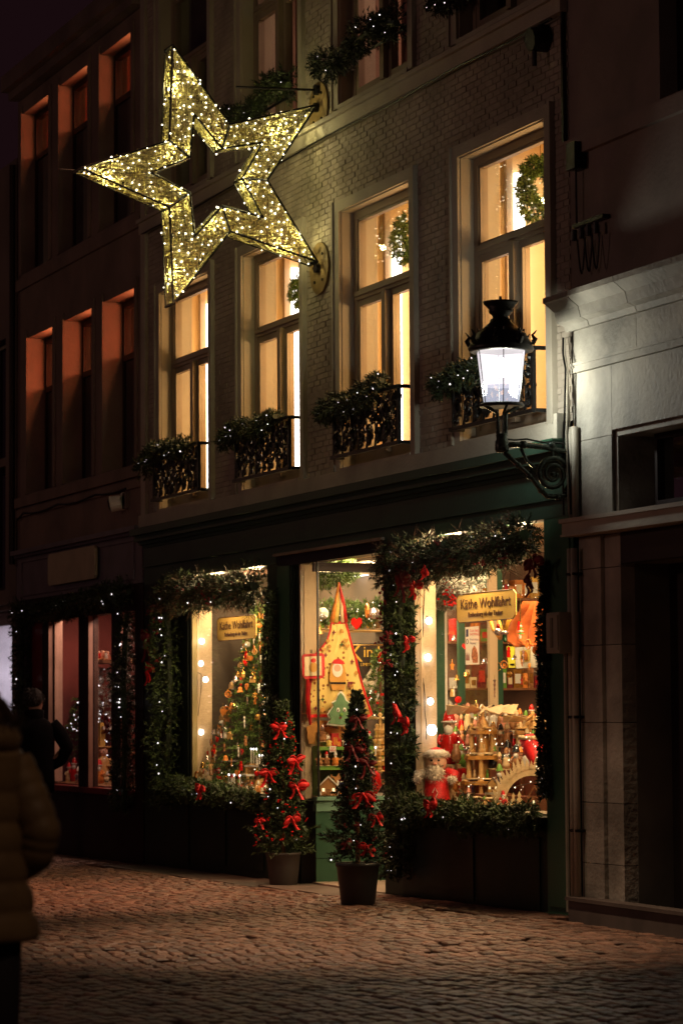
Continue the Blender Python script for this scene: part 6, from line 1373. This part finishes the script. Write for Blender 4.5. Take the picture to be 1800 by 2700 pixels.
for py in (1690,1772,1850):
    p=at(1330,py,2.9); MB().box(-4.6,-.2,2.9,3.2,p.z-.03,p.z).build('shelf_board',WOODD,s2,origin=o_)
    x=-4.5; i=0
    while x<-.4:
        n_,bm,hm=cl[(i*4+int(py))%9]; figurine('%s figure on the %s long back shelf, %s' % (n_, {1690:'upper',1772:'middle',1850:'lower'}[py], ('first','second','third','fourth','fifth','sixth','seventh','eighth','ninth','tenth','eleventh','twelfth','13th','14th','15th','16th','17th','18th','19th','20th','21st','22nd','23rd','24th','25th','26th')[i]+' from the door post'),(x,3.0,p.z),R.uniform(.16,.28),bm,hm,rz=.9,beard=(i%2==0),name=n_,arms=False)['group']='figures on the long back shelf'; x+=.16; i+=1
stk = thing('hanging_stocking','big red velvet stocking hanging by the right garland','stocking',at(1415,2020,.55)); o_=Vector(stk.location)
MB().tube([at(1400,1945,.55),at(1405,1975,.55),at(1420,2005,.55),at(1438,2025,.55)],[.10,.085,.07,.03],10).build('leg',RED,stk,smooth=True,origin=o_); MB().tube([at(1400,1940,.55),at(1400,1950,.55)],.105,12).build('cuff',WOODP,stk,smooth=True,origin=o_)
# customer bending over the goods
cu_ = thing('person','dark blond customer behind the big wooden pyramid inside the shop','person',(-3.05,1.55,0.0),.9)
body(cu_, DARKS, 1.58, headturn=.2)
MB().loft([ell(0,0,z,rx,ry) for z,rx,ry in ((.60,.17,.24),(.9,.16,.21),(1.1,.15,.19),(1.26,.145,.2),(1.35,.12,.17),(1.40,.08,.10))]).build('coat',BROWNF,cu_,smooth=True)
hairball(cu_,(0,0,1.50),.11,mat('dark_blond_hair',(.16,.09,.04),.6,.3,30),600,.14,1.1)

# ---------------- goods in the stucco house shop
for i,(px,y,h_,bm,hm,lab) in enumerate(((182,.30,.24,WOODP,RED,'pale wooden figure'),(196,.35,.30,REDG,REDG,'red santa figure'),(206,.28,.20,SILV,WHITE,'silver angel figure'),(262,.30,.30,ORANGE,RED,'orange bottle-shaped figure'),(283,.34,.16,CREAM,WHITE,'cream lamb figure'),(243,.30,.22,RED,RED,'red gift figure'),(272,.4,.55,WOOD,None,'tall tan vase-like figure'))):
    p=at(px,2000,y); figurine(lab+' low in the window behind the men',(p.x,y,.68),h_,bm,hm,beard=(i%2==1))
for px,zz,h_,rr,lab,m_ in ((208,.95,.75,.22,'small lit fir in the window beside the men',TREEN),(275,1.25,.80,.27,'frosted silver tree glinting in the middle pane of the stucco shop',FLOCK)):
    p=at(px,2000,.55); t=thing('window_tree',lab,'christmas tree',(p.x,.55,.68)); mb=MB(); MB().tube([(0,0,0),(0,0,zz-.68+h_)],[.02,.005],6).build('trunk',WOODD,t)
    for i in range(420):
        u=R.random(); a=R.uniform(0,2*PI); r_=rr*(1-u)*R.random()**.5+.02; sprig(mb,(math.cos(a)*r_,math.sin(a)*r_,zz-.68+h_*u),(math.cos(a),math.sin(a),.1),.06,7,.04)
    mb.build('branches',m_,t); leds(t,[Vector((math.cos(a)*r_,math.sin(a)*r_,z)) for a,r_,z in [(R.uniform(-2.6,.6),rr*(1-u),zz-.68+h_*u) for u in [R.random() for _ in range(30)]]],.012,LED)
for px,py,lab in ((178,1768,'upper round bulb with glowing socket in the red-walled window'),(178,1870,'lower round bulb with glowing socket in the red-walled window')):
    p=at(px,py,.45); t=thing('clip_bulb',lab,'bulb',p); MB().ball((0,0,0),.030,10,7).build('bulb',BULBS,t,smooth=True); MB().tube([(.03,0,0),(.10,0,0)],.014,6).build('socket',GOLD,t)
for i,(px,py) in enumerate(((250,1735),(262,1738),(270,1736),(280,1738))):
    p=at(px,py,.5); figurine('%s bauble figure on the high dark shelf of the stucco shop' % ('blue','red','pink','white')[i],tuple(p),.12,(NAVY,REDG,PINK,WHITE)[i],None,beard=False,arms=False)
p=at(262,1742,.55); hs=thing('high_shelf','dark high shelf in the middle pane of the stucco shop','shelf',p); MB().box(-.45,.55,-.12,.15,-.04,0).build('board',WOODD,hs)
p=at(272,1915,.5); hs=thing('white_shelf','small white shelf in the middle pane of the stucco shop','shelf',p); MB().box(-.1,.4,-.12,.15,-.04,0).build('board',WHITE,hs)
p=at(262,1968,.4); tb=thing('standing_book','tall ochre book standing in the middle pane of the stucco shop','book',(p.x,.4,p.z-.0)); MB().box(-.14,.14,-.03,.03,0,.28).build('cover',mat('ochre_card',(.55,.36,.08),.7),tb); 
hs=thing('book_stand','pedestal stand under the tall ochre book','stand',(p.x,.4,.68)); MB().lathe([(.10,0),(.11,.02),(.04,.05),(.05,(p.z-.68)*.6),(.12,p.z-.70),(.22,p.z-.69),(.22,p.z-.68),(0,p.z-.68)],12).build('pedestal',WOOD,hs,smooth=True)
# ---------------- wreaths in the upper rooms
for k,(px,py,r_) in enumerate(((None,)*3,(795,768,.07),(1082,630,.13),(1426,498,.16))):
    if px is None: continue
    p=atx(px,py,WX[k]+.05); t=thing('wreath','green fir wreath with added light dots inside the %s window' % ('','second yellow','third yellow','yellow window behind the lantern, upper')[k],'wreath',p); mb=MB()
    foliage(mb,[(0,r_*math.sin(a)*.9,r_*1.3*math.cos(a)) for a in [PI*.15*j for j in range(15)]],.085,900); mb.build('twigs',TREEN,t); MB().tube([(0,0,r_*1.3),(0,0,6.33-p.z)],.004,4).build('hanging_ribbon',GOLD,t)
    leds(t,[Vector((.08,r_*math.sin(a),r_*1.3*math.cos(a))) for a in (1.,2.6,4.)],.006,LEDW)  # a few glowing dots added; the wreaths carry no lamps

# ---------------- more small goods, filling the displays as in the photograph
USED = set()
def uq(fmt, *opts):
    for _ in range(60):
        l_ = fmt % tuple(o if isinstance(o, str) else R.choice(o) for o in opts)
        if l_ not in USED: break
    USED.add(l_); return l_
TONE = ['plain','glossy','matt','round','slim','squat','tall','short','carved','painted']
ADJ = ['red','white','green','brown','golden','orange','pale','dark','rosy','cream']
SPOTS = ['by the left jamb','left of the pyramid','under the rotor blades','before the tower','right of the tower','beside the moss-capped gnome','behind the candle arch','by the red drape','near the right jamb','in the middle']
MM = [REDG,WHITE,GRN,BROWNG,GOLD,ORANGE,WOODP,BLK,PINK,CREAM]
NN = ['angel','nutcracker','owl','sheep','king','trumpeter','snowman','miner','baker','skier']
for row,(yy,zz,h0) in enumerate(((.36,.0,.13),(.50,.10,.15),(.70,.30,.17),(.86,.48,.18),(1.02,.62,.20))):
    if zz: 
        t = thing('display_step','%s cloth-covered display step behind the pyramid' % ('','lowest','second','third','top')[row],'display step',(-1.9,yy,STG)); MB().box(-1.15,1.55,-.07,.12,0,zz).build('step', mat('step_cloth',(.22,.07,.03),.9), t)
    for i in range(17):
        px = 1150+17*i+R.uniform(-4,4)
        if row < 2 and (1238 < px < 1300 or 1325 < px): continue
        if row < 1 and px < 1190: continue
        p = stand(px, yy-.02, STG+zz); j = R.randrange(10); k = R.randrange(10)
        figurine(uq('%s %s %s figure %s, %s row', TONE, ADJ[j], NN[k], SPOTS[min(9,int((px-1150)/29))], ('front','second','third','fourth','rear')[row]), tuple(p), h0*R.uniform(.75,1.25), MM[j], MM[(j+k+1)%10], beard=(k%3==0), rz=R.uniform(.7,1.3), fat=R.uniform(.8,1.3), name=NN[k]+'_figure', arms=(row<2))
for i in range(34):
    px = 1188+R.uniform(0,235); py = R.uniform(1660,1860); kd = R.choice(kinds); cl_ = R.choice(kc[kd])
    ornament(kd, cl_, at(px,py,R.uniform(.9,1.15)), '%s %s ornament on threads at the back of the santa window' % (cl_,kd), 'ornaments hanging at the back of the santa window', R.uniform(.9,1.4))
for row,(yy,zz,h0) in enumerate(((.30,.0,.11),(.42,.0,.13),(.55,.06,.14))):
    for i in range(10):
        px = 566+14*i+R.uniform(-4,4); p = stand(px, yy, STG+zz); j = R.randrange(10); k = R.randrange(10)
        figurine('%s %s figure, %s of the row %s under the tree' % (ADJ[j], NN[k], ('first','second','third','fourth','fifth','sixth','seventh','eighth','ninth','last')[i], ('in front','in the middle','at the back')[row]), tuple(p), h0*R.uniform(.7,1.2), MM[j], MM[(j+k+1)%10], beard=(k%3==0), name=NN[k]+'_figure', arms=False)
# stucco shop
for pane,(x0,x1) in enumerate(((166,207),(240,293),(326,344))):
    for sh_,(py,hh) in enumerate(((1745,.14),(1905,.13),(1985,.16),(2062,.2))):
        if pane==0 and sh_<2: continue
        p0 = at(x0,py,.62); p1 = at(x1,py,.62)
        t = thing('glass_shelf','%s shelf of trinkets in the %s pane of the stucco shop' % (('highest','upper','lower','lowest')[sh_],('left','middle','right')[pane]),'shelf',p0); MB().box(0,p1.x-p0.x+.15,-.05,.10,-.02,0).build('board', WOODD, t)
        n = int((x1-x0)/6)
        for i in range(n):
            px = x0+6*i+3; p = at(px,py,.58); j = R.randrange(10); k = R.randrange(10)
            figurine('%s %s trinket, %s shelf, %s pane of the stucco shop, place %s' % (ADJ[j], NN[k], ('highest','upper','lower','lowest')[sh_], ('left','middle','right')[pane], ('one','two','three','four','five','six','seven','eight','nine')[i%9]), tuple(p), hh*R.uniform(.6,1.2), MM[j], None, beard=False, fat=1.3, name=NN[k]+'_figure', arms=False)

def sparkle(label, pts, n, jit, m_, r=.007):
    t = thing('fairy_light_chain', label, 'fairy lights', pts[0]); o0 = Vector(pts[0]); P = [Vector(p)-o0 for p in pts]
    MB().tube(P, .002, 4).build('cord', BLACKP, t); q = []
    for i in range(n):
        u = i/max(1,n-1)*(len(P)-1); k = min(int(u), len(P)-2); q.append(P[k].lerp(P[k+1], u-k)+Vector((R.uniform(-jit,jit), R.uniform(-jit,jit)*.3, R.uniform(-jit,jit))))
    mb = MB()
    for p in q: mb.ico(p, r*R.uniform(.5,1.2))
    mb.build('bulbs', m_, t, kind='stuff')
sparkle('gold fairy light chain looping through the goods of the santa window', [at(x,y,.40) for x,y in ((1190,1900),(1230,1990),(1290,1930),(1340,2000),(1400,1940),(1425,2060),(1330,2080),(1230,2060))], 46, .05, LEDW)
sparkle('fairy light chain under the ceiling behind the santa window sign', [at(x,y,1.1) for x,y in ((1180,1560),(1260,1590),(1330,1540),(1425,1600))], 22, .06, LEDW)
sparkle('gold fairy light chain among the toys under the decorated tree', [at(x,y,.40) for x,y in ((565,2050),(600,2030),(640,2055),(690,2030))], 22, .04, LEDW)
sparkle('fairy light chain over the ledge behind the yellow apron', [side(x,y,-6.2) for x,y in ((835,1600),(860,1640),(930,1600),(1010,1650))], 24, .05, LEDW)
sparkle('pinkish fairy light chain glittering in the panes of the stucco shop', [at(x,y,.40) for x,y in ((168,1960),(200,1900),(245,1960),(270,1850),(292,1930),(262,2040))], 46, .09, LED, .009)
